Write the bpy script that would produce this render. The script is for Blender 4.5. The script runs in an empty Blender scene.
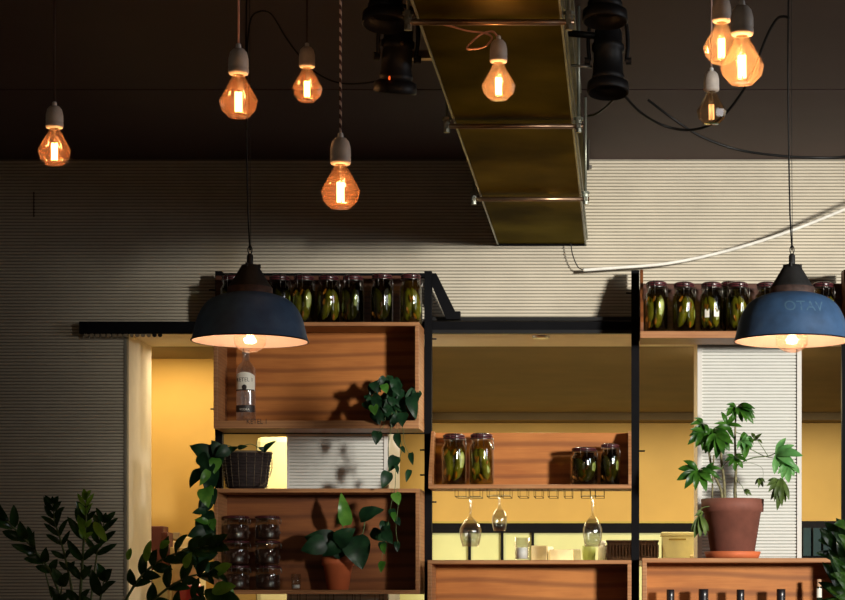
import bpy, bmesh, math, random
from mathutils import Vector, Matrix
random.seed(11)
R = math.radians
S = bpy.context.scene
COL = S.collection
F = 2180.0; PX = 624.0; PY = 602.0; ZC = 1.35      # focal length, principal point and eye height

def P(px, py, D):
    return Vector(((px-PX)*D/F, D, ZC+(PY-py)*D/F))
def X(px, D): return (px-PX)*D/F
def Z(py, D): return ZC+(PY-py)*D/F
def M(px, D): return px*D/F

# ------------------------------------------------------------------ materials
def mat(name):
    m = bpy.data.materials.new(name); m.use_nodes = True
    nt = m.node_tree; nt.nodes.clear()
    out = nt.nodes.new('ShaderNodeOutputMaterial')
    return m, nt, out
def N(nt, t, **kw):
    n = nt.nodes.new(t)
    for k, v in kw.items():
        if k in n.inputs: n.inputs[k].default_value = v
        else: setattr(n, k, v)
    return n
def rgba(c): return (c[0], c[1], c[2], 1)
def simple(name, col, rough=.6, metal=0, spec=.5, var=.12, vscale=14, bump=0, bscale=60, coat=0):
    m, nt, out = mat(name)
    b = N(nt, 'ShaderNodeBsdfPrincipled'); b.inputs['Roughness'].default_value = rough
    b.inputs['Metallic'].default_value = metal; b.inputs['Specular IOR Level'].default_value = spec
    b.inputs['Coat Weight'].default_value = coat
    tc = N(nt, 'ShaderNodeTexCoord'); no = N(nt, 'ShaderNodeTexNoise'); no.inputs['Scale'].default_value = vscale
    no.inputs['Detail'].default_value = 4
    nt.links.new(tc.outputs['Object'], no.inputs['Vector'])
    cr = N(nt, 'ShaderNodeValToRGB')
    cr.color_ramp.elements[0].position = .3; cr.color_ramp.elements[1].position = .7
    cr.color_ramp.elements[0].color = rgba([x*(1-var) for x in col]); cr.color_ramp.elements[1].color = rgba([min(1, x*(1+var)) for x in col])
    nt.links.new(no.outputs['Fac'], cr.inputs['Fac']); nt.links.new(cr.outputs['Color'], b.inputs['Base Color'])
    if bump:
        n2 = N(nt, 'ShaderNodeTexNoise'); n2.inputs['Scale'].default_value = bscale
        nt.links.new(tc.outputs['Object'], n2.inputs['Vector'])
        bp = N(nt, 'ShaderNodeBump'); bp.inputs['Strength'].default_value = bump; bp.inputs['Distance'].default_value = .003
        nt.links.new(n2.outputs['Fac'], bp.inputs['Height']); nt.links.new(bp.outputs['Normal'], b.inputs['Normal'])
    nt.links.new(b.outputs[0], out.inputs[0]); return m
def wood(name, c0, c1, c2, scale=(1, 1, 9), rough=.5, dist=5.0, ws=1.6, axis='Z', lines=.55, ds=.3):
    m, nt, out = mat(name)
    b = N(nt, 'ShaderNodeBsdfPrincipled'); b.inputs['Roughness'].default_value = rough; b.inputs['Specular IOR Level'].default_value = .35
    tc = N(nt, 'ShaderNodeTexCoord'); mp = N(nt, 'ShaderNodeMapping'); mp.inputs['Scale'].default_value = scale
    oi = N(nt, 'ShaderNodeObjectInfo'); ad = N(nt, 'ShaderNodeVectorMath', operation='ADD')
    ml = N(nt, 'ShaderNodeMath', operation='MULTIPLY'); ml.inputs[1].default_value = 7.3
    nt.links.new(oi.outputs['Random'], ml.inputs[0])
    nt.links.new(tc.outputs['Object'], mp.inputs['Vector'])
    nt.links.new(mp.outputs[0], ad.inputs[0]); nt.links.new(ml.outputs[0], ad.inputs[1])
    wv = N(nt, 'ShaderNodeTexWave', wave_type='BANDS', bands_direction=axis)
    wv.inputs['Scale'].default_value = ws; wv.inputs['Distortion'].default_value = dist; wv.inputs['Detail'].default_value = 1.5
    wv.inputs['Detail Scale'].default_value = ds
    nt.links.new(ad.outputs[0], wv.inputs['Vector'])
    no = N(nt, 'ShaderNodeTexNoise'); no.inputs['Scale'].default_value = 3; no.inputs['Detail'].default_value = 6
    nt.links.new(ad.outputs[0], no.inputs['Vector'])
    mp2 = N(nt, 'ShaderNodeMapping'); mp2.inputs['Scale'].default_value = (3, 3, 60)
    n2 = N(nt, 'ShaderNodeTexNoise'); n2.inputs['Scale'].default_value = 3; n2.inputs['Detail'].default_value = 5
    nt.links.new(tc.outputs['Object'], mp2.inputs['Vector']); nt.links.new(mp2.outputs[0], n2.inputs['Vector'])
    mx2 = N(nt, 'ShaderNodeMix'); mx2.inputs[0].default_value = .3
    nt.links.new(no.outputs['Fac'], mx2.inputs[2]); nt.links.new(n2.outputs['Fac'], mx2.inputs[3])
    cr = N(nt, 'ShaderNodeValToRGB'); e = cr.color_ramp.elements
    e[0].position = .36; e[0].color = rgba(c1); e[1].position = .62; e[1].color = rgba(c2)
    nt.links.new(mx2.outputs[0], cr.inputs['Fac'])
    lr_ = N(nt, 'ShaderNodeValToRGB'); lr_.color_ramp.elements[0].position = .0; lr_.color_ramp.elements[1].position = .38
    lr_.color_ramp.elements[0].color = (lines, lines, lines, 1); lr_.color_ramp.elements[1].color = (0, 0, 0, 1)
    nt.links.new(wv.outputs['Fac'], lr_.inputs['Fac'])
    cm_ = N(nt, 'ShaderNodeMix', data_type='RGBA'); cm_.inputs['B'].default_value = rgba(c0)
    nt.links.new(lr_.outputs['Color'], cm_.inputs['Factor']); nt.links.new(cr.outputs['Color'], cm_.inputs['A'])
    nt.links.new(cm_.outputs['Result'], b.inputs['Base Color'])
    nt.links.new(b.outputs[0], out.inputs[0]); return m
def glass(name, tint=(1, 1, 1), gloss=(1, 1, 1), ior=1.45, rough=.03, film=None, film_fac=0):
    """thin clear glass: see-through with a reflecting skin"""
    m, nt, out = mat(name)
    t = N(nt, 'ShaderNodeBsdfTransparent'); t.inputs[0].default_value = rgba(tint)
    g = N(nt, 'ShaderNodeBsdfGlossy'); g.inputs['Color'].default_value = rgba(gloss); g.inputs['Roughness'].default_value = rough
    lw = N(nt, 'ShaderNodeLayerWeight'); lw.inputs['Blend'].default_value = .5
    pw = N(nt, 'ShaderNodeMath', operation='POWER'); pw.inputs[1].default_value = 3.2
    fr = N(nt, 'ShaderNodeMath', operation='MULTIPLY_ADD'); fr.inputs[1].default_value = .8; fr.inputs[2].default_value = (ior-1)*.11
    nt.links.new(lw.outputs['Facing'], pw.inputs[0]); nt.links.new(pw.outputs[0], fr.inputs[0])
    base = t
    if film:
        tr = N(nt, 'ShaderNodeBsdfTranslucent'); tr.inputs[0].default_value = rgba(film)
        mf = N(nt, 'ShaderNodeMixShader'); mf.inputs[0].default_value = film_fac
        nt.links.new(t.outputs[0], mf.inputs[1]); nt.links.new(tr.outputs[0], mf.inputs[2]); base = mf
    mx = N(nt, 'ShaderNodeMixShader')
    nt.links.new(fr.outputs[0], mx.inputs[0]); nt.links.new(base.outputs[0], mx.inputs[1]); nt.links.new(g.outputs[0], mx.inputs[2])
    nt.links.new(mx.outputs[0], out.inputs[0]); return m
def emit(name, col, st):
    m, nt, out = mat(name); e = N(nt, 'ShaderNodeEmission'); e.inputs[0].default_value = rgba(col); e.inputs[1].default_value = st
    nt.links.new(e.outputs[0], out.inputs[0])
    try: m.cycles.emission_sampling = 'NONE'
    except Exception: pass
    return m
def leafmat(name, c0, c1, rough=.35, trans=.25):
    m, nt, out = mat(name)
    b = N(nt, 'ShaderNodeBsdfPrincipled'); b.inputs['Roughness'].default_value = rough; b.inputs['Specular IOR Level'].default_value = .28
    tc = N(nt, 'ShaderNodeTexCoord'); no = N(nt, 'ShaderNodeTexNoise'); no.inputs['Scale'].default_value = 18; no.inputs['Detail'].default_value = 3
    nt.links.new(tc.outputs['Object'], no.inputs['Vector'])
    cr = N(nt, 'ShaderNodeValToRGB'); cr.color_ramp.elements[0].position = .35; cr.color_ramp.elements[1].position = .68
    cr.color_ramp.elements[0].color = rgba(c0); cr.color_ramp.elements[1].color = rgba(c1)
    nt.links.new(no.outputs['Fac'], cr.inputs['Fac']); nt.links.new(cr.outputs[0], b.inputs['Base Color'])
    t = N(nt, 'ShaderNodeBsdfTranslucent'); nt.links.new(cr.outputs[0], t.inputs[0])
    mx = N(nt, 'ShaderNodeMixShader'); mx.inputs[0].default_value = trans
    nt.links.new(b.outputs[0], mx.inputs[1]); nt.links.new(t.outputs[0], mx.inputs[2]); nt.links.new(mx.outputs[0], out.inputs[0])
    return m
def braid(name):
    m, nt, out = mat(name)
    b = N(nt, 'ShaderNodeBsdfPrincipled'); b.inputs['Roughness'].default_value = .7
    tc = N(nt, 'ShaderNodeTexCoord'); wv = N(nt, 'ShaderNodeTexWave', wave_type='BANDS', bands_direction='DIAGONAL')
    wv.inputs['Scale'].default_value = 32
    nt.links.new(tc.outputs['Object'], wv.inputs['Vector'])
    cr = N(nt, 'ShaderNodeValToRGB'); cr.color_ramp.elements[0].position = .45; cr.color_ramp.elements[1].position = .55
    cr.color_ramp.elements[0].color = (.10, .03, .025, 1); cr.color_ramp.elements[1].color = (.85, .66, .55, 1)
    nt.links.new(wv.outputs['Fac'], cr.inputs['Fac']); nt.links.new(cr.outputs[0], b.inputs['Base Color'])
    nt.links.new(b.outputs[0], out.inputs[0]); return m

MT = {}
MT['slat'] = simple('painted slats', (.60, .54, .42), .65, var=.08, vscale=5)
MT['slat_white'] = simple('white slats', (.66, .66, .61), .6, var=.04, vscale=5)
MT['groove'] = simple('slat grooves', (.22, .20, .155), .9)
MT['groove_white'] = simple('white slat grooves', (.36, .36, .32), .9)
MT['trim_white'] = simple('white trim paint', (.62, .60, .55), .5, var=.04)
MT['cream'] = simple('cream plaster', (.82, .72, .54), .8, var=.04)
MT['yellow'] = simple('yellow plaster', (.50, .31, .075), .85, var=.07, vscale=3)
MT['olive'] = simple('olive yellow plaster', (.40, .30, .06), .85, var=.07, vscale=3)
MT['palegreen'] = simple('pale green panel', (.55, .56, .25), .6, var=.05, vscale=4)
MT['kceil'] = simple('brown kitchen ceiling', (.17, .115, .04), .8, var=.1, vscale=4)
MT['ceiling'] = simple('dark mauve ceiling paint', (.080, .041, .042), .62, var=.07, vscale=3, spec=.4)
MT['floor'] = wood('floor boards', (.05, .03, .02), (.09, .05, .03), (.14, .08, .04))
MT['black'] = simple('black steel', (.006, .006, .007), .6, metal=.0, spec=.04)
MT['blackpaint'] = simple('black paint', (.008, .008, .008), .45, spec=.3)
MT['duct'] = simple('galvanised duct steel', (.125, .105, .048), .42, metal=1, var=.75, vscale=2.6)
MT['duct'].node_tree.nodes['Principled BSDF'].inputs['Specular Tint'].default_value = (.40, .36, .24, 1)
MT['ductside'] = simple('galvanised flange steel', (.32, .34, .28), .4, metal=.7, var=.3, vscale=9)
MT['rod'] = simple('coppery rod', (.52, .33, .20), .3, metal=.9, var=.2)
MT['steel'] = simple('bright steel', (.6, .58, .54), .28, metal=1, var=.1)
MT['porcelain'] = simple('pale porcelain', (.80, .72, .63), .45, var=.12, vscale=40)
MT['cord_pink'] = simple('pink cloth cord', (.85, .45, .34), .7)
MT['cord_white'] = simple('white cloth cord', (.62, .42, .36), .7)
MT['cord_dark'] = simple('dark cloth cord', (.06, .03, .02), .7)
MT['cord_braid'] = braid('braided cord')
MT['cable_white'] = simple('white cable', (.9, .87, .78), .5)
MT['bulbglass'] = glass('amber bulb glass', (1, .86, .66), ior=1.35, rough=.04, film=(1.0, .45, .21), film_fac=.075)
MT['bulbbright'] = glass('bright bulb glass', (1, .88, .7), ior=1.35, rough=.04, film=(1.0, .66, .38), film_fac=.08)
MT['bulbdim'] = glass('amber bulb glass dim', (1, .9, .72), ior=1.4, rough=.04, film=(1.0, .55, .25), film_fac=.05)
MT['globe'] = glass('globe bulb glass', (.97, .90, .84), ior=1.35, rough=.05, film=(1.0, .62, .42), film_fac=.035)
MT['filament'] = emit('glowing filament', (1, .58, .24), 14)
MT['filament_dim'] = emit('weak filament', (1, .48, .18), 2.2)
MT['filament_lamp'] = emit('lamp filament', (1, .75, .5), 3)
MT['glass'] = glass('clear glass', (.95, .96, .95), ior=2.0)
MT['jarglass'] = glass('jar glass', (.86, .9, .86), ior=1.5)
MT['brine'] = glass('olive brine', (.56, .50, .2), ior=1.3)
MT['darkbrine'] = glass('dark brine', (.27, .24, .1), ior=1.3)
MT['preserve'] = simple('dark preserve', (.035, .012, .008), .3, var=.7, vscale=60, coat=.3)
MT['pickle'] = simple('green pickle', (.23, .25, .045), .45, var=.45, vscale=30, bump=.5, bscale=150)
MT['pickle_light'] = simple('pale pickle', (.38, .40, .11), .45, var=.4, vscale=30, bump=.5, bscale=150)
MT['chilli'] = simple('orange spice', (.62, .24, .035), .45, var=.3)
MT['seal'] = simple('red rubber seal', (.085, .012, .015), .5)
MT['lid'] = simple('lid plum', (.030, .010, .013), .22, spec=.8)
MT['wire'] = simple('wire', (.35, .33, .30), .3, metal=1)
MT['shade_out'] = simple('blue enamel', (.055, .13, .27), .55, var=.2, vscale=22, bump=.15)
MT['shade_in'] = simple('cream enamel', (.78, .62, .54), .45, var=.03)
MT['cap'] = simple('aged black iron', (.016, .016, .016), .65, var=.4, vscale=40)
MT['rust'] = simple('rusty band', (.07, .04, .032), .7, var=.5, vscale=50)
MT['lettering'] = simple('worn blue lettering', (.10, .21, .33), .6)
MT['ply'] = wood('plywood', (.13, .036, .009), (.34, .108, .022), (.50, .185, .042), scale=(1, 1, 2.2), dist=9, ws=2.2)
MT['plyedge'] = wood('plywood edge', (.18, .070, .025), (.34, .14, .05), (.44, .21, .085), scale=(2, 2, 14), lines=.4)
MT['plydark'] = wood('shaded dark plywood', (.07, .020, .007), (.17, .052, .015), (.26, .090, .025), scale=(1, 1, 2.2), dist=9, ws=2.2)  # plywood darkened in colour for the shade inside the lower left box
MT['plyshade'] = wood('shadow-dark board', (.03, .011, .006), (.06, .02, .01), (.10, .035, .016))  # the jars' shadow on the boards behind is put into this dark colour
MT['terra'] = simple('terracotta', (.21, .070, .045), .75, var=.15, vscale=18, bump=.1)
MT['terra_orange'] = simple('orange terracotta', (.56, .13, .04), .7, var=.12)
MT['soil'] = simple('soil', (.03, .02, .012), .95, bump=.5)
MT['basket'] = simple('dark wicker', (.022, .012, .010), .8, var=.5, vscale=80)
MT['basket_light'] = simple('pale wicker strand', (.14, .10, .06), .7)
MT['leaf_fatsia'] = leafmat('fatsia leaf', (.012, .060, .006), (.065, .19, .02), .35)
MT['leaf_pale'] = leafmat('pale leaf', (.10, .30, .08), (.20, .46, .14), .4, .35)
MT['leaf_dry'] = leafmat('dark drooping leaf', (.05, .085, .02), (.13, .20, .045), .5)
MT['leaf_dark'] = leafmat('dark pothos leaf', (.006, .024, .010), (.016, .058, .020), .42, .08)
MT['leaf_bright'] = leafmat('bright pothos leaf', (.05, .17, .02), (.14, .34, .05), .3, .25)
MT['leaf_zz'] = leafmat('glossy zz leaf', (.012, .040, .012), (.035, .095, .022), .22, .1)
MT['leaf_lime'] = leafmat('lime young leaf', (.11, .29, .025), (.26, .47, .06), .3, .3)
MT['stem'] = simple('plant stem', (.10, .15, .045), .6, var=.4, vscale=40)
MT['stem_woody'] = simple('woody stem', (.17, .15, .07), .7, var=.5, vscale=60)
MT['vodka'] = glass('clear bottle glass', (.93, .95, .97), ior=3.2, film=(.9, .92, .95), film_fac=.24)
MT['stem_glass'] = glass('stemware', (.92, .93, .92), ior=2.3, rough=.02)
MT['label_white'] = simple('white label', (.78, .74, .62), .6, var=.05)
MT['label_dark'] = simple('dark print', (.03, .02, .018), .5)
MT['silver'] = simple('silver cap', (.4, .36, .32), .35, metal=.8)
MT['winebottle'] = simple('black bottle capsule', (.012, .011, .013), .3, spec=.7)
MT['wineglassbody'] = simple('dark green bottle', (.012, .02, .01), .12, spec=.8)
MT['cork'] = simple('cork', (.55, .34, .2), .8)
MT['wax'] = simple('white wax', (.92, .9, .86), .5, var=.03)
MT['cardboard'] = simple('cream cardboard', (.80, .66, .36), .8)
MT['maroon'] = simple('maroon box', (.11, .025, .02), .6)
MT['red'] = simple('red enamel', (.42, .02, .015), .35, coat=.3)
MT['white'] = simple('off white plastic', (.82, .78, .62), .5)
MT['paleyellow'] = simple('pale yellow tub', (.85, .80, .42), .5)
MT['limecup'] = simple('lime cup', (.42, .5, .12), .5)
MT['crate'] = simple('dark brown crate', (.10, .055, .035), .6)
MT['cap_brown'] = simple('brown lining', (.26, .16, .10), .8)
MT['teal'] = simple('dark teal cloth', (.003, .018, .024), .9)
MT['grey'] = simple('grey plate', (.26, .20, .12), .6)
MT['fridge'] = simple('cream enamel cabinet', (.42, .38, .19), .5, var=.03)
MT['spotblack'] = simple('spotlight black', (.009, .009, .010), .5, spec=.35)
MT['brass'] = simple('brass', (.35, .22, .1), .35, metal=1)
MT['red_glow'] = emit('red indicator', (1, .12, .02), 1.2)

# ------------------------------------------------------------------ mesh helpers
ORG = {}
class MB:
    def __init__(s): s.v = []; s.f = []; s.sm = []
    def quadbox(s, p0, p1, smooth=False):
        x0, y0, z0 = p0; x1, y1, z1 = p1
        if x0 > x1: x0, x1 = x1, x0
        if y0 > y1: y0, y1 = y1, y0
        if z0 > z1: z0, z1 = z1, z0
        n = len(s.v)
        s.v += [Vector(c) for c in ((x0,y0,z0),(x1,y0,z0),(x1,y1,z0),(x0,y1,z0),(x0,y0,z1),(x1,y0,z1),(x1,y1,z1),(x0,y1,z1))]
        for q in ((0,3,2,1),(4,5,6,7),(0,1,5,4),(1,2,6,5),(2,3,7,6),(3,0,4,7)): s.f.append(tuple(n+i for i in q)); s.sm.append(smooth)
        return s
    def lathe(s, prof, c=(0,0,0), seg=32, smooth=True, mat=None, cap=(False, False), off=0):
        c = Vector(c); n = len(s.v)
        for k, (r, z) in enumerate(prof):
            for i in range(seg):
                a = 2*math.pi*(i+off)/seg
                p = Vector((r*math.cos(a), r*math.sin(a), z))
                if mat is not None: p = mat @ p
                s.v.append(c+p)
        for k in range(len(prof)-1):
            for i in range(seg):
                j = (i+1) % seg
                s.f.append((n+k*seg+i, n+k*seg+j, n+(k+1)*seg+j, n+(k+1)*seg+i)); s.sm.append(smooth)
        if cap[0]: s.f.append(tuple(n+i for i in reversed(range(seg)))); s.sm.append(False)
        if cap[1]: s.f.append(tuple(n+(len(prof)-1)*seg+i for i in range(seg))); s.sm.append(False)
        return s
    def tube(s, pts, r, seg=8, closed=False, smooth=True, r2=None):
        pts = [Vector(p) for p in pts]; n = len(s.v); m = len(pts)
        up = Vector((0, 0, 1)); prev = None
        for k, p in enumerate(pts):
            a = pts[(k-1) % m] if (closed or k > 0) else pts[0]
            b = pts[(k+1) % m] if (closed or k < m-1) else pts[-1]
            t = (b-a).normalized() if (b-a).length > 1e-9 else Vector((0, 0, 1))
            if prev is None:
                u = t.cross(up)
                if u.length < 1e-3: u = t.cross(Vector((1, 0, 0)))
            else:
                u = prev - t*prev.dot(t)
                if u.length < 1e-4: u = t.cross(Vector((1, 0, 0)))
            u.normalize(); prev = u; w = t.cross(u)
            rr = r if r2 is None else r+(r2-r)*k/max(1, m-1)
            for i in range(seg):
                an = 2*math.pi*i/seg
                s.v.append(p+u*math.cos(an)*rr+w*math.sin(an)*rr)
        for k in range(m if closed else m-1):
            k2 = (k+1) % m
            for i in range(seg):
                j = (i+1) % seg
                s.f.append((n+k*seg+i, n+k*seg+j, n+k2*seg+j, n+k2*seg+i)); s.sm.append(smooth)
        if not closed:
            s.f.append(tuple(n+i for i in reversed(range(seg)))); s.sm.append(False)
            s.f.append(tuple(n+(m-1)*seg+i for i in range(seg))); s.sm.append(False)
        return s
    def prism(s, poly, y0, y1, axis='Y'):
        n = len(s.v); m = len(poly)
        for d in (y0, y1):
            for a, b in poly:
                s.v.append(Vector((a, d, b)) if axis == 'Y' else Vector((d, a, b)))
        s.f.append(tuple(n+i for i in range(m))); s.sm.append(False)
        s.f.append(tuple(n+m+i for i in reversed(range(m)))); s.sm.append(False)
        for i in range(m):
            j = (i+1) % m
            s.f.append((n+i, n+m+i, n+m+j, n+j)); s.sm.append(False)
        return s
    def ellipsoid(s, c, r, seg=14, rings=9, rot=None):
        prof = [(math.sin(math.pi*k/rings), -math.cos(math.pi*k/rings)) for k in range(rings+1)]
        mm = Matrix.Diagonal(Vector(r))
        if rot is not None: mm = rot.to_3x3() @ mm
        prof[0] = (1e-4, -1); prof[-1] = (1e-4, 1)
        return s.lathe(prof, c, seg, True, mm)
    def leaf(s, a, b, w, nrm=(0, -1, .3), shape='leaf', droop=.12, fold=.25, n=8):
        """curved, folded blade from a to b"""
        a = Vector(a); b = Vector(b); d = b-a; L = d.length
        t = d.normalized(); nv = Vector(nrm); nv = (nv - t*nv.dot(t))
        if nv.length < 1e-3: nv = t.cross(Vector((1, 0, 0)))
        nv.normalize(); sd = t.cross(nv).normalized()
        base = len(s.v)
        for k in range(n+1):
            u = k/n
            if shape == 'heart': wd = (math.sin(math.pi*min(1, (u*.93+.07)**.62)))**.8
            elif shape == 'lance': wd = math.sin(math.pi*(u*.97+.015)**.85)
            elif shape == 'lobe': wd = .35*(1-u)+math.sin(math.pi*(u*.97+.0)**1.15)*.85
            else: wd = math.sin(math.pi*(u*.96+.02)**.9)**.75
            wd = max(.02, wd)*w/2
            if k == n: wd = w*.01
            c = a + d*u + nv*(math.sin(math.pi*u)*L*droop)
            ruff = math.sin(u*13+L*50)*w*.03
            for q in (-1, -.55, 0, .55, 1):
                s.v.append(c + sd*wd*q - nv*(abs(q)*wd*fold*-1) + nv*(ruff if abs(q) == 1 else 0))
        for k in range(n):
            for i in range(4):
                s.f.append((base+k*5+i, base+k*5+i+1, base+(k+1)*5+i+1, base+(k+1)*5+i)); s.sm.append(True)
        return s
    def build(s, name, m, parent=None, bevel=0, solid=0):
        me = bpy.data.meshes.new(name)
        o = bpy.data.objects.new(name, me); COL.objects.link(o)
        org = ORG.get(parent.name, Vector((0, 0, 0))) if parent else Vector((0, 0, 0))
        me.from_pydata([tuple(v-org) for v in s.v], [], s.f)
        me.polygons.foreach_set('use_smooth', s.sm)
        me.validate(); me.update()
        bm = bmesh.new(); bm.from_mesh(me); bmesh.ops.recalc_face_normals(bm, faces=bm.faces); bm.to_mesh(me); bm.free()
        me.materials.append(MT[m] if isinstance(m, str) else m)
        if parent: o.parent = parent
        ORG[o.name] = org.copy()
        if bevel:
            b = o.modifiers.new('edge', 'BEVEL'); b.width = bevel; b.segments = 2; b.limit_method = 'ANGLE'
        if solid:
            b = o.modifiers.new('thickness', 'SOLIDIFY'); b.thickness = solid
        return o
def tag(o, label=None, cat=None, group=None, kind=None):
    if label: o['label'] = label
    if cat: o['category'] = cat
    if group: o['group'] = group
    if kind: o['kind'] = kind
    return o
def empty(name, loc, label=None, cat=None, group=None):
    o = bpy.data.objects.new(name, None); COL.objects.link(o); o.location = Vector(loc); o.empty_display_size = .05
    ORG[o.name] = Vector(loc); tag(o, label, cat, group); return o
KIDS = lambda o: [c for c in bpy.data.objects if c.parent is o]
def copy_tree(o, loc=None, label=None, group=None, parent=None):
    c = o.copy(); COL.objects.link(c)
    if parent: c.parent = parent
    for k in KIDS(o): copy_tree(k, parent=c)
    if loc is not None: c.location = Vector(loc)
    if label: c['label'] = label
    if group: c['group'] = group
    return c
def smoothpath(pts, n=10):
    pts = [Vector(p) for p in pts]; out = []
    for i in range(len(pts)-1):
        p0 = pts[max(0, i-1)]; p1 = pts[i]; p2 = pts[i+1]; p3 = pts[min(len(pts)-1, i+2)]
        for k in range(n):
            t = k/n
            out.append(.5*((2*p1)+(-p0+p2)*t+(2*p0-5*p1+4*p2-p3)*t*t+(-p0+3*p1-3*p2+p3)*t**3))
    out.append(pts[-1]); return out
def struct(o): o['kind'] = 'structure'; return o
def text_mesh(body, size, name='lettering'):
    cu = bpy.data.curves.new(name, 'FONT'); cu.body = body; cu.size = size; cu.align_x = 'CENTER'; cu.resolution_u = 3
    to = bpy.data.objects.new(name, cu); COL.objects.link(to)
    dg = bpy.context.evaluated_depsgraph_get(); me = bpy.data.meshes.new_from_object(to.evaluated_get(dg))
    vs = [v.co.copy() for v in me.vertices]; fs = [tuple(p.vertices) for p in me.polygons]
    bpy.data.objects.remove(to); bpy.data.curves.remove(cu); bpy.data.meshes.remove(me)
    return vs, fs
def wrap_text(body, size, c, rfun, z, th=0.0008, bold=1.0, ang0=0):
    vs, fs = text_mesh(body, size); b = MB()
    for v in vs:
        zz = z+v.y; r = rfun(zz)+th; a = -math.pi/2 + v.x*bold/r + ang0
        b.v.append(Vector(c)+Vector((r*math.cos(a), r*math.sin(a), zz)))
    b.f = fs; b.sm = [False]*len(fs); return b

# ------------------------------------------------------------------ room
WD = 9.0; SOF = Z(333, WD); CE = ZC+1.829
xl, xr = -4.6, 5.2
struct(MB().quadbox((xl, -1.5, -.1), (xr, 14, 0)).build('floor', 'floor'))
cm = MB().quadbox((xl, -1.5, CE), (xr, 7.775, CE+.1)).quadbox((xl, 7.79, CE), (xr, WD+.02, CE+.1)).quadbox((xl, 7.7, CE+.012), (xr, 7.9, CE+.1))
struct(cm.build('ceiling', 'ceiling'))

PITCH = 3.25*WD/F
def slats(name, x0, x1, z0, z1, m='slat'):
    """corrugated cladding: proud slats over a recessed dark board"""
    o = MB(); base = ZC+(PY-333)*WD/F
    k = math.ceil((z0-base)/PITCH); 
    z = base+k*PITCH
    rows = []
    while z < z1-1e-4:
        rows.append((max(z0, z+PITCH*.20), min(z1, z+PITCH))); z += PITCH
    for a, b in rows:
        n = len(o.v); d = .0035
        if b-a < .007: continue
        for x in (x0, x1):
            o.v += [Vector((x, WD+.007, a)), Vector((x, WD+.001, a+.0012)), Vector((x, WD, (a+b)/2)), Vector((x, WD+.001, b-.0012)), Vector((x, WD+.007, b))]
        for i in range(4): o.f.append((n+i, n+5+i, n+6+i, n+i+1)); o.sm.append(False)
    ob = o.build(name, m)
    g = MB().quadbox((x0, WD+.0065, z0), (x1, WD+.03, z1)).build('slat_backing', 'groove_white' if m == 'slat_white' else 'groove', ob)
    return struct(ob)
XJ = X(127, WD)
slats('wall_left', xl, XJ-.012, 0, CE)
slats('wall_back', XJ-.012, xr, SOF+.004, CE)
slats('wall_pier', X(287, WD), X(388, WD), 0, SOF+.004, 'slat_white')
slats('wall_pier', X(702, WD), X(797, WD), 0, SOF-.02, 'slat_white')
# solid cores behind the cladding
BK = WD*(1/(1-.05))       # inner face of the wall
struct(MB().quadbox((xl, WD+.03, 0), (XJ-.002, BK, CE+.05)).build('wall_core_left', 'cream'))
struct(MB().quadbox((xl, WD+.03, SOF), (xr, BK, CE+.3)).build('wall_core_top', 'cream'))
struct(MB().quadbox((X(287, WD), WD+.03, 0), (X(388, WD), BK, SOF)).build('wall_core_pier', 'trim_white'))
struct(MB().quadbox((X(697.5, WD), WD+.03, 0), (X(801, WD), BK, SOF)).build('wall_core_pier', 'cream'))
struct(MB().quadbox((XJ-.012, WD-.004, 0), (XJ, WD+.031, SOF+.004)).build('trim_2', 'groove'))
b = MB(); b.quadbox((X(697.5, WD), WD-.006, 0), (X(702, WD), WD+.031, SOF-.004)); b.quadbox((X(797, WD), WD-.006, 0), (X(801.5, WD), WD+.031, SOF-.004))
b.quadbox((X(702, WD), WD-.006, SOF-.026), (X(797, WD), WD+.031, SOF-.004)); struct(b.build('trim_3', 'trim_white'))
b = MB(); b.quadbox((X(384, WD), WD-.004, 0), (X(388, WD), WD+.03, SOF)); b.quadbox((X(287, WD), WD-.004, 0), (X(289, WD), WD+.03, SOF)); struct(b.build('trim_4', 'trim_white'))
# short dark slot in the cladding on the left
struct(MB().quadbox((X(33.5, WD), WD-.002, Z(217, WD)), (X(34.3, WD), WD+.008, Z(192, WD))).build('trim_5', 'black'))
struct(MB().quadbox((xl-.1, -1.5, 0), (xl, 14, CE+.1)).build('wall_outer_left', 'slat'))

# kitchen behind the opening
KD = 13.0
struct(MB().quadbox((xl, BK, SOF), (xr, KD+.1, SOF+.08)).build('ceiling_kitchen', 'kceil'))
struct(MB().quadbox((xl, KD, 0), (xr, KD+.12, SOF+.05)).build('wall_kitchen_back', 'yellow'))
struct(MB().quadbox((xl, KD-.22, Z(420, KD-.22)), (xr, KD-.001, SOF)).build('trim_6', 'kceil'))
struct(MB().quadbox((xl, 9.95, 0), (X(218, 9.95), 10.05, SOF)).build('wall_kitchen_left', 'yellow'))
struct(MB().quadbox((xr, -1.5, 0), (xr+.1, 14, 1.0)).build('wall_outer_right', 'slat'))
# glazed band in the far kitchen wall
wx0, wx1 = X(300, KD), X(790, KD)
w = MB().quadbox((wx0, KD-.02, Z(640, KD)), (wx1, KD-.001, Z(532, KD))).build('window_1', 'palegreen'); struct(w)
b = MB(); b.quadbox((wx0, KD-.05, Z(533, KD)), (wx1, KD-.021, Z(523.5, KD)))
for px in (470, 502.5, 533): b.quadbox((X(px-1.3, KD), KD-.045, Z(640, KD)), (X(px+1.3, KD), KD-.021, Z(532, KD)))
b.build('window_frame', 'black', w)
b = MB().quadbox((wx0, KD-.06, Z(523.5, KD)), (wx1, KD-.021, Z(521.5, KD))).build('window_sill', 'olive', w)
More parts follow.
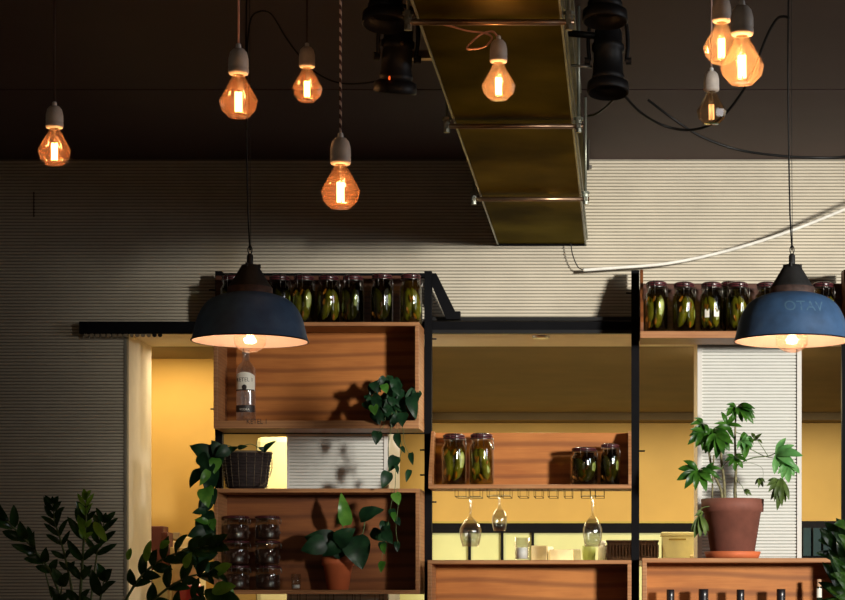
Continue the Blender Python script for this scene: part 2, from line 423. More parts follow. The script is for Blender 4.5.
# dark lower part on the right of the kitchen
t = empty('low_cupboard', (X(830, 12.5), 12.5, 0), 'dark low cupboard at the right end of the kitchen behind the opening', 'cupboard')
MB().quadbox((X(795, 12.5), 12.3, 0), (X(880, 12.5), 12.9, Z(521, 12.3))).build('body', 'black', t)
for px in (803, 813, 823): MB().quadbox((X(px, 12.3), 12.27, Z(556, 12.3)), (X(px+7.5, 12.3), 12.299, Z(528, 12.3))).build('door_panel', 'teal', t)

def part(parent, name, m, bevel=0): return lambda b: b.build(name, m, parent, bevel)
# ------------------------------------------------------------------ ductwork
def duct():
    x0, x1 = -.516, -.161; z0 = ZC+1.474
    t = empty('air_duct', ((x0+x1)/2, 5, z0), 'long rectangular sheet steel air duct running under the ceiling to the slatted wall', 'duct')
    MB().quadbox((x0, 3.6, z0), (x1, WD-.003, CE-.0005)).build('duct_body', 'duct', t)
    b = MB()
    for zz in (z0+.018, z0+.16, z0+.30): b.quadbox((x1, 3.6, zz), (x1+.012, 7.6 if zz > z0+.1 else 8.98, zz+.022))
    b.quadbox((x1, 3.6, z0-.004), (x1+.006, 8.98, z0+.016)); b.quadbox((x0-.006, 3.6, z0-.004), (x0, 8.98, z0+.016))
    b.build('edge_flange', 'ductside', t)
    for D in (4.6, 5.49, 6.69, 7.9):
        zc = z0-.014
        r = MB().tube([(x0-.035, D, zc), (x1+.035, D, zc)], .0075, 10).build('support_rod', 'rod', t)
        for sx in (x0-.028, x1+.022):
            n = MB()
            n.lathe([(.013, -.006), (.013, .006)], (sx, D, zc), 6, False, Matrix.Rotation(R(90), 3, 'Y'), (True, True))
            n.lathe([(.010, -.02), (.010, .02)], (sx, D, zc), 8, False, None, (True, True))
            n.lathe([(.014, .018), (.014, .027)], (sx, D, zc), 6, False, None, (True, True))
            n.build('nut', 'ductside', r)
            MB().tube([(sx, D, zc), (sx, D, CE-.001)], .0045, 8).build('hanger_rod', 'ductside', t)
    b = MB().quadbox((x0-.006, 8.97, z0-.005), (x1+.006, 8.995, z0+.01)); b.build('end_collar', 'black', t)
duct()
# conduit with clips, to the right of the duct
def cable(name, pts, r, m, label, cat='cable', group=None):
    o = MB().tube(smoothpath(pts, 12), r, 8).build(name, m); return tag(o, label, cat, group)
cd = cable('conduit', [P(588, 108, 8.3), P(589, 130, 8.5), P(588, 150, 8.8), P(588, 169, 8.97)], .006, 'blackpaint', 'short dark conduit clipped to the wall right of the duct', 'conduit')
MB().quadbox(P(585, 165, 8.98), P(592, 169, 8.995)).build('clip', 'steel', cd)
cable('hanging_cable', [P(614, 99, 7.2), P(606, 107, 7.3), P(596, 114, 7.5), P(588, 116, 7.7)], .004, 'blackpaint', 'short thin dark cable curving from the ceiling to the conduit beside the duct', 'cable')
cable('hanging_cable', [P(566, 205, 8.93), P(571, 245, 8.95), P(573, 256, 8.95), P(578, 267, 8.95), P(584, 270, 8.95)], .0022, 'blackpaint', 'thin black wire dropping from the end of the duct to the white cable', 'cable')
cable('white_cable', [P(583, 270, 8.94), P(620, 267.5, 8.93), P(670, 263, 8.92), P(730, 250, 8.9), P(790, 231, 8.85), P(850, 207, 8.8), P(960, 160, 8.7)], .0068, 'cable_white', 'white cable sweeping up to the right across the slatted wall', 'cable')
Dh = 6.6
cable('hanging_cable', [P(602, 80, 6.3), P(621, 93, 6.4), P(640, 112, 6.5), P(662, 125, 6.6), P(685, 130, 6.6), P(705, 127, 6.55), P(722, 117, 6.5), P(738, 98, 6.45), P(752, 74, 6.4), P(766, 38, 6.35), P(776, 20, 6.32), P(783, 16.5, 6.31), P(789, 18, 6.3)], .0042, 'blackpaint', 'black cable drooping from the spotlight and looping up to the right pendant lamp', 'cable')
cable('hanging_cable', [P(648, 100, 7.0), P(672, 118, 7.0), P(700, 136, 7.05), P(735, 149, 7.1), P(772, 155, 7.1), P(810, 157.5, 7.1), P(850, 156, 7.1), P(930, 140, 7.0)], .0042, 'blackpaint', 'black cable sagging along the ceiling and out to the right', 'cable')
cable('hanging_cable', [P(247, 130, 6.3), P(247, 60, 6.3), P(250, 22, 6.3), P(258, 12, 6.3), P(271, 14, 6.32), P(285, 36, 6.35), P(298, 54, 6.4), P(315, 72, 6.45), P(340, 83, 6.5), P(372, 82, 6.5), P(392, 74, 6.5)], .0026, 'blackpaint', 'black cable looping from the left pendant lamp to the dark spotlight', 'cable')

# ------------------------------------------------------------------ stage spotlights
def spotlight(px, py, D, tilt, yaw, label, red=False):
    """can spotlight; origin in the middle of the can"""
    c = P(px, py, D)
    t = empty('stage_spotlight', c, label, 'spotlight')
    rot = (Matrix.Rotation(R(yaw), 3, 'Z') @ Matrix.Rotation(R(tilt), 3, 'X'))
    b = MB().lathe([(.002, .105), (.030, .103), (.036, .092), (.040, .080), (.040, .050), (.046, .046), (.046, .030), (.041, .026), (.043, -.040), (.046, -.044), (.046, -.056), (.042, -.06)], c, 28, True, rot)
    b.build('can', 'spotblack', t)
    MB().lathe([(.042, -.058), (.058, -.066), (.060, -.092), (.056, -.096), (.052, -.07), (.040, -.062)], c, 28, True, rot).build('front_ring', 'spotblack', t)
    MB().lathe([(.002, -.066), (.040, -.066)], c, 24, True, rot).build('lens', 'blackpaint', t)
    b = MB()
    pts = [rot @ Vector(q) for q in ((-.052, 0, .0), (-.056, 0, .06), (-.045, 0, .125), (0, 0, .14), (.045, 0, .125), (.056, 0, .06), (.052, 0, 0))]
    b.tube([c+p for p in smoothpath(pts, 5)], .006, 6); b.build('yoke', 'spotblack', t)
    b = MB(); top = c+rot @ Vector((0, 0, .14)); b.tube([top, Vector((top.x, top.y, CE-.001))], .008, 8); b.build('hanger', 'blackpaint', t)
    for sx in (-1, 1): MB().lathe([(.011, -.008), (.011, .008)], c+rot @ Vector((sx*.058, 0, 0)), 8, False, rot @ Matrix.Rotation(R(90), 3, 'Y'), (True, True)).build('knob', 'spotblack', t)
    if red:
        MB().ellipsoid(c+rot @ Vector((-.03, -.05, -.055)), (.003, .003, .006)).build('indicator', 'red_glow', t)
        b = MB().ellipsoid(c+rot @ Vector((.0, -.045, .04)), (.006, .005, .006)); b.build('screw', 'brass', t)
    return t
spotlight(608, 61, 6.15, -8, 0, 'black can spotlight with a flared front ring hanging just right of the duct')
spotlight(605, -13, 5.7, -6, 0, 'black can spotlight cut off by the top of the picture, above the other can')
spotlight(397, 58, 6.0, 14, 20, 'dark can spotlight with a red glint hanging left of the duct', True)
spotlight(386, -10, 5.6, -10, 0, 'very dark spotlight above the left can, only its lower end in view')
tag(MB().tube([P(568, 65, 6.15), P(592, 67, 6.15)], .004, 6).build('spotlight_stay', 'steel'), 'thin steel stay between the duct and the lower can spotlight on its right', 'stay')
tag(MB().tube([P(568, 33, 6.15), P(596, 36, 6.15)], .010, 8).build('spotlight_bracket', 'blackpaint'), 'thick black arm holding the can spotlight against the side of the duct', 'bracket')
tag(MB().quadbox(P(410, 58, 6.1), P(433, 53, 6.13)).build('wooden_batten', 'rod'), 'short pale batten between the dark spotlight and the duct', 'batten')

# ------------------------------------------------------------------ bulbs
def bulb_pendant(px, py_w, wpx, cord, label, lit=True, name='pendant_bulb', cordpts=None, W=.9):
    """py_w = pixel row of the widest ring"""
    D = .085*F/wpx; c = P(px, py_w, D)          # centre of the widest ring
    t = empty(name, c, label, 'light bulb', 'bare diamond bulbs on cloth cords')
    seg = 10
    prof = [(.0115, .060), (.0125, .055), (.0428, .0), (.0375, -.021), (.022, -.037), (.002, -.038)]
    b = MB().lathe(prof, c, seg, False)
    b.build('bulb_glass', ('bulbbright' if W > 1.4 else 'bulbglass') if lit else 'bulbdim', t)
    fl = MB()
    ring = []
    for i in range(14):
        a = 2*math.pi*i/14; z = (.018 if i % 2 else -.024); ring.append(c+Vector((.0070*math.cos(a), .0070*math.sin(a), z)))
    fl.tube(ring, .0011, 5, True)
    for i in range(7):
        a = 2*math.pi*i/7; fl.tube([c+Vector((.0065*math.cos(a), .0065*math.sin(a), -.024)), c+Vector((.0065*math.cos(a), .0065*math.sin(a), .018))], .0011, 5)
    fl.build('filament', 'filament' if lit else 'filament_dim', t)
    MB().tube([c+Vector((0, 0, .058)), c+Vector((0, 0, -.02))], .0018, 6).tube([c+Vector((0, 0, .058)), c+Vector((0, 0, .025))], .005, 8, r2=.002).build('filament_stem', 'glass', t)
    s = MB().lathe([(.012, .056), (.0205, .0575), (.0225, .062), (.0225, .070), (.0215, .072), (.0225, .075), (.0220, .092), (.0185, .106), (.012, .1135), (.004, .1145)], c, 24, True)
    s.build('socket', 'porcelain', t)
    MB().lathe([(.0055, .113), (.0065, .117), (.0055, .124), (.003, .126)], c, 14).build('cord_grip', 'wax', t)
    top = c+Vector((0, 0, .122))
    if cordpts is None: pts = [top, Vector((c.x, c.y, CE-.001))]
    else: pts = smoothpath([top]+cordpts, 10)
    MB().tube(pts, .0027, 8).build('cord', cord, t)
    if cordpts is None: MB().lathe([(.02, 0), (.02, -.01), (.006, -.02)], (c.x, c.y, CE), 16).build('ceiling_hook', 'blackpaint', t)
    if lit:
        l = bpy.data.lights.new('glow', 'POINT'); l.energy = W; l.color = (1, .50, .22); l.shadow_soft_size = .012
        lo = bpy.data.objects.new('bulb_light', l); COL.objects.link(lo); lo.location = (0, 0, -.003); lo.parent = t
    return t
BULBW = .9
bulb_pendant(54.5, 150.5, 33, 'cord_dark', 'lit amber diamond bulb on a dark beaded cord, farthest left of all')
bulb_pendant(238.5, 100.5, 38.5, 'cord_pink', 'lit amber diamond bulb on a straight pink cord above the left pendant lamp')
bulb_pendant(307, 88, 30.5, 'cord_dark', 'small lit amber diamond bulb on a thin dark cord between two larger bulbs')
bulb_pendant(340.5, 191, 39.5, 'cord_braid', 'lit clear diamond bulb on a braided red and white cord, the lowest hanging one', W=1.1)
q = .085*F/33.5
bulb_pendant(498.5, 85, 33.5, 'cord_pink', 'lit diamond bulb hanging from a looped pink cord in front of the steel duct', W=1.5, cordpts=[P(498.5, 38, q), P(492, 31.5, q), P(480, 35, q), P(468, 46, q), P(469, 49, q), P(484, 47, q), P(492, 38, q), P(484, 33, q), P(468, 31, q), P(450, 26, q), P(428, 21, q), P(417, 18, q)])
bulb_pendant(721.5, 47, 37, 'cord_pink', 'lit diamond bulb partly hidden behind the biggest and brightest bulb', W=2.0)
bulb_pendant(742, 65, 44, 'cord_pink', 'biggest and brightest lit diamond bulb, hanging at the upper right', W=2.4)
bulb_pendant(711.5, 111, 29.5, 'cord_white', 'nearly unlit clear diamond bulb showing its filament threads, below two bright ones', lit=False)

# ------------------------------------------------------------------ enamel pendant lamps
LD = 6.3; LK = LD/F
LPROF = [(58, 0), (56.3, 6), (53.5, 18), (50.5, 26), (46, 34), (40, 40), (31, 44.5), (22, 47)]
def prof_r(prof, z):
    for (r0, z0), (r1, z1) in zip(prof, prof[1:]):
        if min(z0, z1) <= z <= max(z0, z1): return r0+(r1-r0)*(z-z0)/(z1-z0+1e-9)
    return prof[-1][0]
def lamp_shade(px, label, W):
    c = P(px, 341, LD)
    t = empty('pendant_lamp', c, label, 'pendant lamp', 'blue enamel pendant lamps')
    o = smoothpath([Vector((r*LK, z*LK, 0)) for r, z in LPROF], 5); o = [(p.x, p.y) for p in o]
    MB().lathe(o, c, 64).build('shade', 'shade_out', t)
    MB().lathe([(max(.001, r-.0025), z-.001) for r, z in o]+[(.02, o[-1][1]-.003)], c, 64).build('shade_lining', 'shade_in', t)
    MB().tube([c+Vector((58*LK*math.cos(a), 58*LK*math.sin(a), 0)) for a in [2*math.pi*i/64 for i in range(64)]], .0022, 6, True).build('rim', 'blackpaint', t)
    k = MB().lathe([(22*LK, 46.5*LK), (21.5*LK, 54*LK), (20*LK, 56*LK), (14.5*LK, 65*LK), (10*LK, 72.5*LK), (8*LK, 76*LK), (3.5*LK, 77*LK)], c, 32)
    cap = k.build('cap', 'cap', t)
    MB().lathe([(22.4*LK, 47*LK), (22.4*LK, 53*LK), (21.6*LK, 53.5*LK)], c, 32).build('band', 'rust', cap)
    b = MB()
    for a in (20, 140, 260): b.lathe([(.004, 0), (.004, .012)], c+Vector((9.5*LK*math.cos(R(a)), 9.5*LK*math.sin(R(a)), 73*LK)), 8, False, None, (False, True))
    b.build('screw', 'cap', cap)
    MB().lathe([(3.2*LK, 76*LK), (3.2*LK, 85*LK), (2.2*LK, 87*LK), (.001, 87.5*LK)], c, 14).build('stem_pipe', 'cap', t)
    MB().tube([c+Vector((.006*math.cos(a), 0, 91*LK+.012*math.sin(a))) for a in [2*math.pi*i/14 for i in range(14)]], .0018, 6, True).build('hook', 'blackpaint', t)
    z0 = 94*LK
    top = CE-c.z
    MB().tube([c+Vector((.0, 0, z0-.01)), c+Vector((-.006, 0, z0+.1)), c+Vector((-.009, 0, z0+.25)), c+Vector((-.012, 0, z0+.5)), c+Vector((-.010, 0, top-.001))], .0024, 8).build('cord', 'blackpaint', t)
    MB().tube([c+Vector((.002, .004, z0-.01)), c+Vector((0, .004, z0+.2)), c+Vector((-.002, .004, top-.001))], .0009, 6).build('safety_wire', 'cap', t)
    MB().tube([c+Vector((-.010+.008*math.cos(a), 0, top-.05+.012*math.sin(a))) for a in [2*math.pi*i/14 for i in range(14)]], .002, 6, True).build('ceiling_hook', 'steel', t)
    # globe bulb
    gb = MB().lathe([(.014, .058), (.018, .045), (.036, .022), (.045, .006), (.0475, -.008), (.044, -.023), (.033, -.036), (.018, -.0435), (.001, -.0455)], c+Vector((0, 0, .012)), 28)
    g = gb.build('globe_bulb', 'globe', t)
    MB().lathe([(.018, .115), (.018, .065), (.014, .060)], c, 16).build('lamp_socket', 'porcelain', g)
    fb = MB()
    for i in range(6):
        a = 2*math.pi*i/6; fb.tube([c+Vector((.007*math.cos(a), .007*math.sin(a), -.008)), c+Vector((.010*math.cos(a), .010*math.sin(a), .025))], .001, 5)
    fb.build('filament', 'filament_lamp', g)
    l = bpy.data.lights.new('glow', 'POINT'); l.energy = W; l.color = (1, .66, .42); l.shadow_soft_size = .02
    lo = bpy.data.objects.new('lamp_light', l); COL.objects.link(lo); lo.location = (0, 0, .008); lo.parent = t
    return t, c
lamp_shade(250, 'blue enamel pendant lamp in front of the vodka bottle, left of the two', 1.5)
tR, cR = lamp_shade(792, 'blue enamel pendant lamp at the right edge with faint lettering on the shade', 2.1)
vt = wrap_text('OTAV', .042, cR, lambda z: prof_r([(r*LK, zz*LK) for r, zz in LPROF], z), 24*LK, .0010, 1.05, R(10))
vt.build('lettering', 'lettering', tR)

# ------------------------------------------------------------------ shelving
FD, BD = 8.66, 8.88
def slab(t, name, x0, x1, y0, y1, z0, z1, m): return MB().quadbox((x0, y0, z0), (x1, y1, z1)).build(name, m, t, bevel=.0015)
def wood_box(px0, px1, py0, py1, label, th=4.0, bottom=None, m='ply', top=True, zbot=None):
    x0, x1 = X(px0, FD), X(px1, FD); z1 = Z(py0, FD); z0 = Z(py1, FD) if zbot is None else zbot
    k = th*FD/F; kb = (bottom or th)*FD/F
    t = empty('wooden_shelf_box', ((x0+x1)/2, (FD+BD)/2, z0), label, 'shelf box', 'open plywood boxes fixed in the black frame')
    slab(t, 'back_panel', x0+k, x1-k, BD-.012, BD, z0+kb, z1-k, m)
    slab(t, 'bottom_panel', x0, x1, FD, BD, z0, z0+kb, 'plyedge')
    slab(t, 'top_panel', x0, x1, FD, BD, z1-k, z1, 'plyedge')
    for a, b in ((x0, x0+k), (x1-k, x1)): slab(t, 'side_panel', a, b, FD, BD, z0+kb, z1-k, 'plyedge')
    return t, (x0, x1, z0+kb, z1)
def tray(px0, px1, pytop, pybot, label, th=4.0, m='ply', flush=.0, sm='plyedge'):
    x0, x1 = X(px0, FD), X(px1, FD); z0 = Z(pybot, FD); z1 = Z(pytop, BD); k = th*FD/F
    t = empty('wooden_tray_shelf', ((x0+x1)/2, (FD+BD)/2, z0), label, 'tray shelf')
    slab(t, 'back_panel', x0+.0124, x1-.0124, BD-.012, BD, z0+k, z1, m)
    slab(t, 'bottom_panel', x0, x1, FD, BD, z0, z0+k, 'plyedge')
    for a, b in ((x0, x0+.0125), (x1-.0125, x1)):
        zm = z1+flush
        p = MB().prism([(FD, z0+k), (BD, z0+k), (BD, zm), (BD-.09, zm), (FD+.0, z0+k+.035)], a, b, 'X')
        p.build('side_panel', sm, t, bevel=.0012)
    return t, (x0, x1, z0+k, z1)
UL, ul = wood_box(213.5, 419, 322, 428.5, 'large open plywood box at the upper left, holding the vodka bottle', bottom=8)
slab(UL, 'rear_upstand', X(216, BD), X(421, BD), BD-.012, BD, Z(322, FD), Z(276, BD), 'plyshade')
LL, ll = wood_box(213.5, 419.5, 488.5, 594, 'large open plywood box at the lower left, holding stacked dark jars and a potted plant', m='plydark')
LM, lm = wood_box(427.5, 631.4, 560, 600, 'open plywood box at the bottom centre, under the hanging wine glasses', zbot=Z(665, FD))
LR, lr = wood_box(642.2, 850, 558, 600, 'open plywood box at the bottom right, carrying the terracotta pot on top', th=4.5, zbot=Z(665, FD))
MTr, mt = tray(428.3, 631.4, 433, 488.5, 'low plywood tray shelf in the centre with jars at both ends, glasses hung below')
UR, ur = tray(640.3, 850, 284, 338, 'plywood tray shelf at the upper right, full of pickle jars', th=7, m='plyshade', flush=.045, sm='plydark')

fr = empty('shelf_frame', (X(430, 8.9), 8.9, 0), 'tall black steel frame of upright posts carrying all the plywood boxes', 'shelf frame')
PD0, PD1 = 8.885, 8.925
for a, b_, top in ((215, 222, 271), (424.3, 431.6, 271), (631.3, 639.3, 270), (842, 849.5, 271)):
    MB().quadbox((X(a, PD0), PD0, 0), (X(b_, PD0), PD1, Z(top, PD0))).build('upright_post', 'black', fr, bevel=.001)
MB().quadbox((X(222, PD0), PD0, Z(433.5, PD0)), (X(424.3, PD0), PD1, Z(429.6, PD0))).build('cross_bar', 'black', fr)
MB().quadbox((X(222, PD0), PD0, Z(277, PD0)), (X(424.3, PD0), PD1, Z(273, PD0))).build('cross_bar', 'black', fr)
MB().quadbox((X(639.3, PD0), PD0, Z(340, PD0)), (X(842, PD0), PD1, Z(334, PD0))).build('cross_bar', 'black', fr)
for px in (845,): MB().quadbox((X(px, PD0), PD0-.2, Z(330, PD0)), (X(px+8, PD0), PD0, Z(272, PD0))).build('end_bracket', 'black', fr)
b = MB().prism([(X(432, PD0), Z(273, PD0)), (X(436, PD0), Z(273, PD0)), (X(455, PD0), Z(311, PD0)), (X(460, PD0), Z(311, PD0)), (X(460, PD0), Z(319, PD0)), (X(446, PD0), Z(319, PD0)), (X(432, PD0), Z(286, PD0))], PD0+.004, PD1)
b.build('diagonal_brace', 'black', fr)
for px, py in ((433.5, 339), (213.5, 409), (433.5, 502), (642, 451), (212, 290), (629, 293), (423, 450), (423, 475)):
    MB().tube([P(px-3, py, 8.9), P(px+3, py, 8.9)], .0035, 8).build('peg', 'blackpaint', fr)
# sliding rail on the wall
rl = empty('sliding_rail', (X(79, 8.95), 8.95, Z(333, 8.95)), 'long black steel rail fixed along the top of the kitchen opening', 'rail')
MB().quadbox((X(79, 8.94), 8.94, Z(333.5, 8.94)), (X(664, 8.94), 8.965, Z(321.5, 8.94))).build('channel', 'black', rl)
MB().quadbox((X(430, 8.93), 8.925, Z(333.5, 8.93)), (X(664, 8.93), 8.9395, Z(330, 8.93))).build('lip', 'blackpaint', rl)
MB().quadbox((X(430, 8.965), 8.95, Z(321, 8.965)), (X(664, 8.965), 8.995, Z(317.5, 8.965))).build('top_plate', 'blackpaint', rl)
for k in range(14):
    px = 86+k*5.7
    MB().lathe([(.009, -.003), (.009, .003)], P(px, 335, 8.955), 14, True, Matrix.Rotation(R(90), 3, 'X'), (True, True)).build('roller', 'blackpaint' if k > 11 else 'grey', rl)
# downlight
dl = empty('downlight', (X(541, 9.1), 9.1, SOF), 'small steel downlight fixed under the head of the kitchen opening', 'downlight')
MB().lathe([(.038, 0), (.036, -.010), (.026, -.012), (.001, -.012)], (X(541, 9.1), 9.1, SOF), 24).build('housing', 'steel', dl)

# ------------------------------------------------------------------ jars
def jar_proto(kind, label, r=.052, h=.205, wide=False):
    """origin at base centre"""
    t = empty('preserving_jar', (0, 0, 0), label, 'jar')
    n = .80 if not wide else .92
    hb = h*.80 if not wide else h*.74
    MB().lathe([(.001, .001), (r*.86, .001), (r, .008), (r, hb*.84), (r*.985, hb*.90), (r*n, hb*.985), (r*n, h*.885)], seg=32).build('glass_body', 'jarglass', t)
    MB().lathe([(r*n*.99, h*.885), (r*n+.004, h*.888), (r*n+.004, h*.905), (r*n*.99, h*.908)], seg=28).build('rubber_seal', 'seal', t)
    l = MB().lathe([(r*n+.002, h*.908), (r*n+.004, h*.925), (r*n+.001, h*.965), (r*n*.8, h*.985), (r*n*.75, h*.978), (.001, h*.975)], seg=28).build('lid', 'lid', t)
    MB().lathe([(r*n+.0045, h*.93), (r*n+.0052, h*.94), (r*n+.0045, h*.95)], seg=28).build('lid_ring', 'seal', l)
    w = MB(); sgn = 1
    w.tube([(r*n+.006, -.012, h*.90), (r*n+.008, -.014, h*.80), (r*n+.010, -.012, h*.68), (r*n+.010, .004, h*.68), (r*n+.006, .012, h*.90)], .0015, 6)
    w.tube([(r*n*math.cos(a)+.004*math.cos(a), (r*n+.004)*math.sin(a), h*.87) for a in [2*math.pi*i/24 for i in range(24)]], .0012, 5, True)
    w.tube([(-.012, -r*n-.006, h*.72), (-.012, -r*n-.007, h*.96), (.012, -r*n-.007, h*.96), (.012, -r*n-.006, h*.72)], .0013, 5)
    w.build('wire_clip', 'wire', t)
    rnd = random.Random(kind)
    if kind == 'dark' or kind == 'darksmall':
        MB().lathe([(.001, .004), (r*.9, .006), (r*.93, .012), (r*.93, hb*.8), (r*.6, hb*.86), (.001, hb*.86)], seg=24).build('preserve', 'preserve', t)
        b = MB()
        for i in range(4):
            a = rnd.uniform(-2.7, -.4); z = rnd.uniform(.015, hb*.75)
            b.ellipsoid((r*.93*math.cos(a), r*.93*math.sin(a), z), (.007, .003, .010), 8, 6, Matrix.Rotation(rnd.uniform(0, 3), 3, 'Y'))
        b.build('spice', 'rust', t)
    else:
        MB().lathe([(.001, .004), (r*.88, .005), (r*.95, .012), (r*.95, hb*.84), (r*.93, hb*.90), (r*n*.93, hb*.98), (r*n*.93, h*.84), (.001, h*.84)], seg=24).build('brine', 'brine' if kind != 'deep' else 'darkbrine', t)
        cfg = {'a': [(-.022, -.018, -6, 'pickle'), (.020, -.022, 10, 'pickle_light'), (.0, .015, 0, 'pickle')],
               'b': [(-.010, -.024, 14, 'pickle'), (.024, -.014, -4, 'pickle_light')],
               'c': [(.012, -.024, -14, 'pickle_light'), (-.022, -.012, 4, 'pickle'), (.0, .02, 4, 'pickle')],
               'deep': [(-.012, -.026, -10, 'pickle'), (.020, -.020, 8, 'pickle')]}[kind]
        for i, (x, y, an, m) in enumerate(cfg):
            b = MB(); pts = []
            for q in range(9):
                u = q/8-.5; pts.append((x+math.sin(R(an))*u*.13+.004*math.cos(u*5), y, .078+hb*.02+u*.125))
            rr = .0195
            base = len(b.v); b.tube(pts, rr, 12)
            for q in range(9):
                u = abs(q/8-.5)*2; f = (max(0.02, 1-u**3.2))**.5
                cc = Vector(pts[q])
                for s_ in range(12): vtx = base+q*12+s_; b.v[vtx] = cc+(b.v[vtx]-cc)*f
            b.build('pickle', m, t)
        b = MB()
        for i in range(5):
            a = rnd.uniform(-2.4, -.7); z = rnd.uniform(.02, hb*.8)
            b.ellipsoid((r*.90*math.cos(a), r*.90*math.sin(a)+.002, z), (.006, .003, .014), 8, 6, Matrix.Rotation(rnd.uniform(-.6, .6), 3, 'Y'))
        b.build('chilli_slice', 'chilli', t)
    return t
protos = {}
def jar(kind, px, pybase, D, hpx, wpx, label, group, wide=False, rot=0):
    base = P(px, pybase, D)
    key = (kind, wide)
    if key not in protos:
        t = jar_proto(kind, 'jar', wide=wide, r=.052 if not wide else .060, h=.205 if not wide else .100)
        protos[key] = t; t['group'] = group
    else: t = copy_tree(protos[key], None, label, group)
    t['label'] = label
    W0 = .112 if not wide else .13; H0 = .202 if not wide else .0985
    sx = wpx*D/F/W0; sz = hpx*D/F/H0
    t.location = base; t.scale = (sx, sx, sz); t.rotation_euler = (0, 0, rot)
    return t
JD = 8.76
Zb = Z(322, FD)
def pyat(z, D): return PY-(z-ZC)*F/D
pos = [(232, 'deep'), (256, 'a'), (279.5, 'deep'), (304, 'a'), (328.5, 'b'), (353, 'deep'), (382, 'deep'), (411, 'c')]
ordn = ['first', 'second', 'third', 'fourth', 'fifth', 'sixth', 'seventh', 'eighth']
for i, (px, k) in enumerate(pos):
    jar(k, px, pyat(Zb+.001, JD), JD, 49.5 if i < 6 else 51, 24.5, 'dark clip-top pickle jar on the upper left box, %s from the left post' % ordn[i], 'pickle jars on top of the upper left box', rot=.25*((i*7) % 5-2))
zur = ur[2]
for i, (px, k, h) in enumerate([(656.5, 'a', 51), (684, 'b', 50), (711.5, 'c', 50), (738, 'c', 50), (767, 'b', 50), (795, 'a', 50), (823, 'a', 50)]):
    jar(k, px, pyat(zur+.001, 8.716), 8.716, h, 25.2, ['pickle jar with bright pickles at the left end of the upper right tray', 'pickle jar second from the post on the upper right tray', 'pickle jar with a torn white label on the upper right tray', 'pickle jar in front of a taller lid, fourth on the upper right tray', 'pickle jar half hidden by the left side of the right pendant lamp', 'pickle jar hidden behind the cap of the right pendant lamp', 'pickle jar showing just right of the right pendant lamp cap'][i], 'pickle jars on the upper right tray', rot=.2*((i*3) % 5-2))
jl = MB(); jc = P(711.5, 330, 8.716)
for a0, a1, z0, z1 in ((-.55, -.2, .055, .085), (.15, .55, .058, .080)):
    n = len(jl.v)
    for q in range(5):
        a = -math.pi/2+a0+(a1-a0)*q/4
        for z in (z0, z1+.006*math.sin(q*2)): jl.v.append(Vector((jc.x+.054*math.cos(a), jc.y+.054*math.sin(a), zur+z)))
    for q in range(4): jl.f.append((n+q*2, n+q*2+2, n+q*2+3, n+q*2+1)); jl.sm.append(True)
tag(jl.build('torn_label', 'label_white'), 'torn white paper label stuck on the third jar of the upper right tray', 'paper label')
jar('deep', 729, pyat(zur+.001, 8.82), 8.82, 54, 20, 'taller dark jar standing behind the fourth jar of the upper right tray', 'pickle jars on the upper right tray')
zmt = mt[2]
for px, k, h, w, l in ((454, 'a', 51.5, 27, 'tall pickle jar at the left end of the centre tray shelf'), (481.5, 'c', 52, 27, 'tall pickle jar with a steel clip, beside the leftmost jar on the centre tray shelf'),):
    jar(k, px, pyat(zmt+.001, 8.74), 8.74, h, w, l, 'pickle jars on the centre tray shelf')
jar('deep', 584, pyat(zmt+.001, 8.74), 8.74, 38, 30, 'short wide dark jar near the right end of the centre tray shelf', 'pickle jars on the centre tray shelf')
jar('deep', 610, pyat(zmt+.001, 8.76), 8.76, 42, 22, 'narrow dark jar in the right corner of the centre tray shelf', 'pickle jars on the centre tray shelf')
zll = ll[2]
for c_, (px, w) in enumerate(((236, 29), (267.5, 27))):
    for r_ in range(3):
        hz = 24.6*JD/F
        jar('dark', px+(0 if r_ else .5), pyat(zll+.001+r_*(hz+.0005), JD), JD, 24.6, w, 'squat dark jar in the lower left box, %s of the %s stack' % (['bottom', 'middle', 'top'][r_], ['outer left', 'inner right'][c_]), 'squat jars stacked in the lower left box', wide=True, rot=.3*r_)

# ------------------------------------------------------------------ vodka bottle
vb = Vector((X(246, 8.76), 8.76, ul[2]+.001)); Vr = 9.7*8.76/F; k_ = 8.76/F
t = empty('vodka_bottle', vb, 'clear glass vodka bottle with a white label standing in the upper left box', 'bottle')
vp = [(.001, .002), (Vr*.9, .002), (Vr, .010), (Vr, 51*k_), (Vr*.95, 54*k_), (Vr*.72, 57.5*k_), (Vr*.42, 60.5*k_), (Vr*.36, 63*k_), (Vr*.36, 73*k_)]
MB().lathe(vp, vb, 32).build('glass_body', 'vodka', t)
MB().lathe([(Vr*.42, 69*k_), (Vr*.42, 78*k_), (.001, 78.5*k_)], vb, 20).build('cap', 'silver', t)
def arc_label(c, r, z0, z1, a0, a1, n=14, m=None):
    b = MB()
    for q in range(n+1):
        a = -math.pi/2+a0+(a1-a0)*q/n
        top = z1+ (0 if m is None else m*math.cos((q/n-.5)*math.pi))
        b.v.append(Vector(c)+Vector((r*math.cos(a), r*math.sin(a), z0))); b.v.append(Vector(c)+Vector((r*math.cos(a), r*math.sin(a), top)))
    for q in range(n): b.f.append((q*2, q*2+2, q*2+3, q*2+1)); b.sm.append(True)
    return b
lb = arc_label(vb, Vr+.0006, 31*k_, 46*k_, -1.25, 1.25, m=.014).build('label', 'label_white', t)
wrap_text('KETEL 1', .0225, vb, lambda z: Vr+.0006, 40*k_, .0005, .95).build('lettering', 'label_dark', lb)
arc_label(vb, Vr+.0012, 31*k_, 32.2*k_, -1.15, 1.15).build('label_border', 'label_dark', lb)
MB().ellipsoid(vb+Vector((0, -Vr-.0012, 34.2*k_)), (.010, .001, .011)).build('seal_print', 'label_dark', lb)
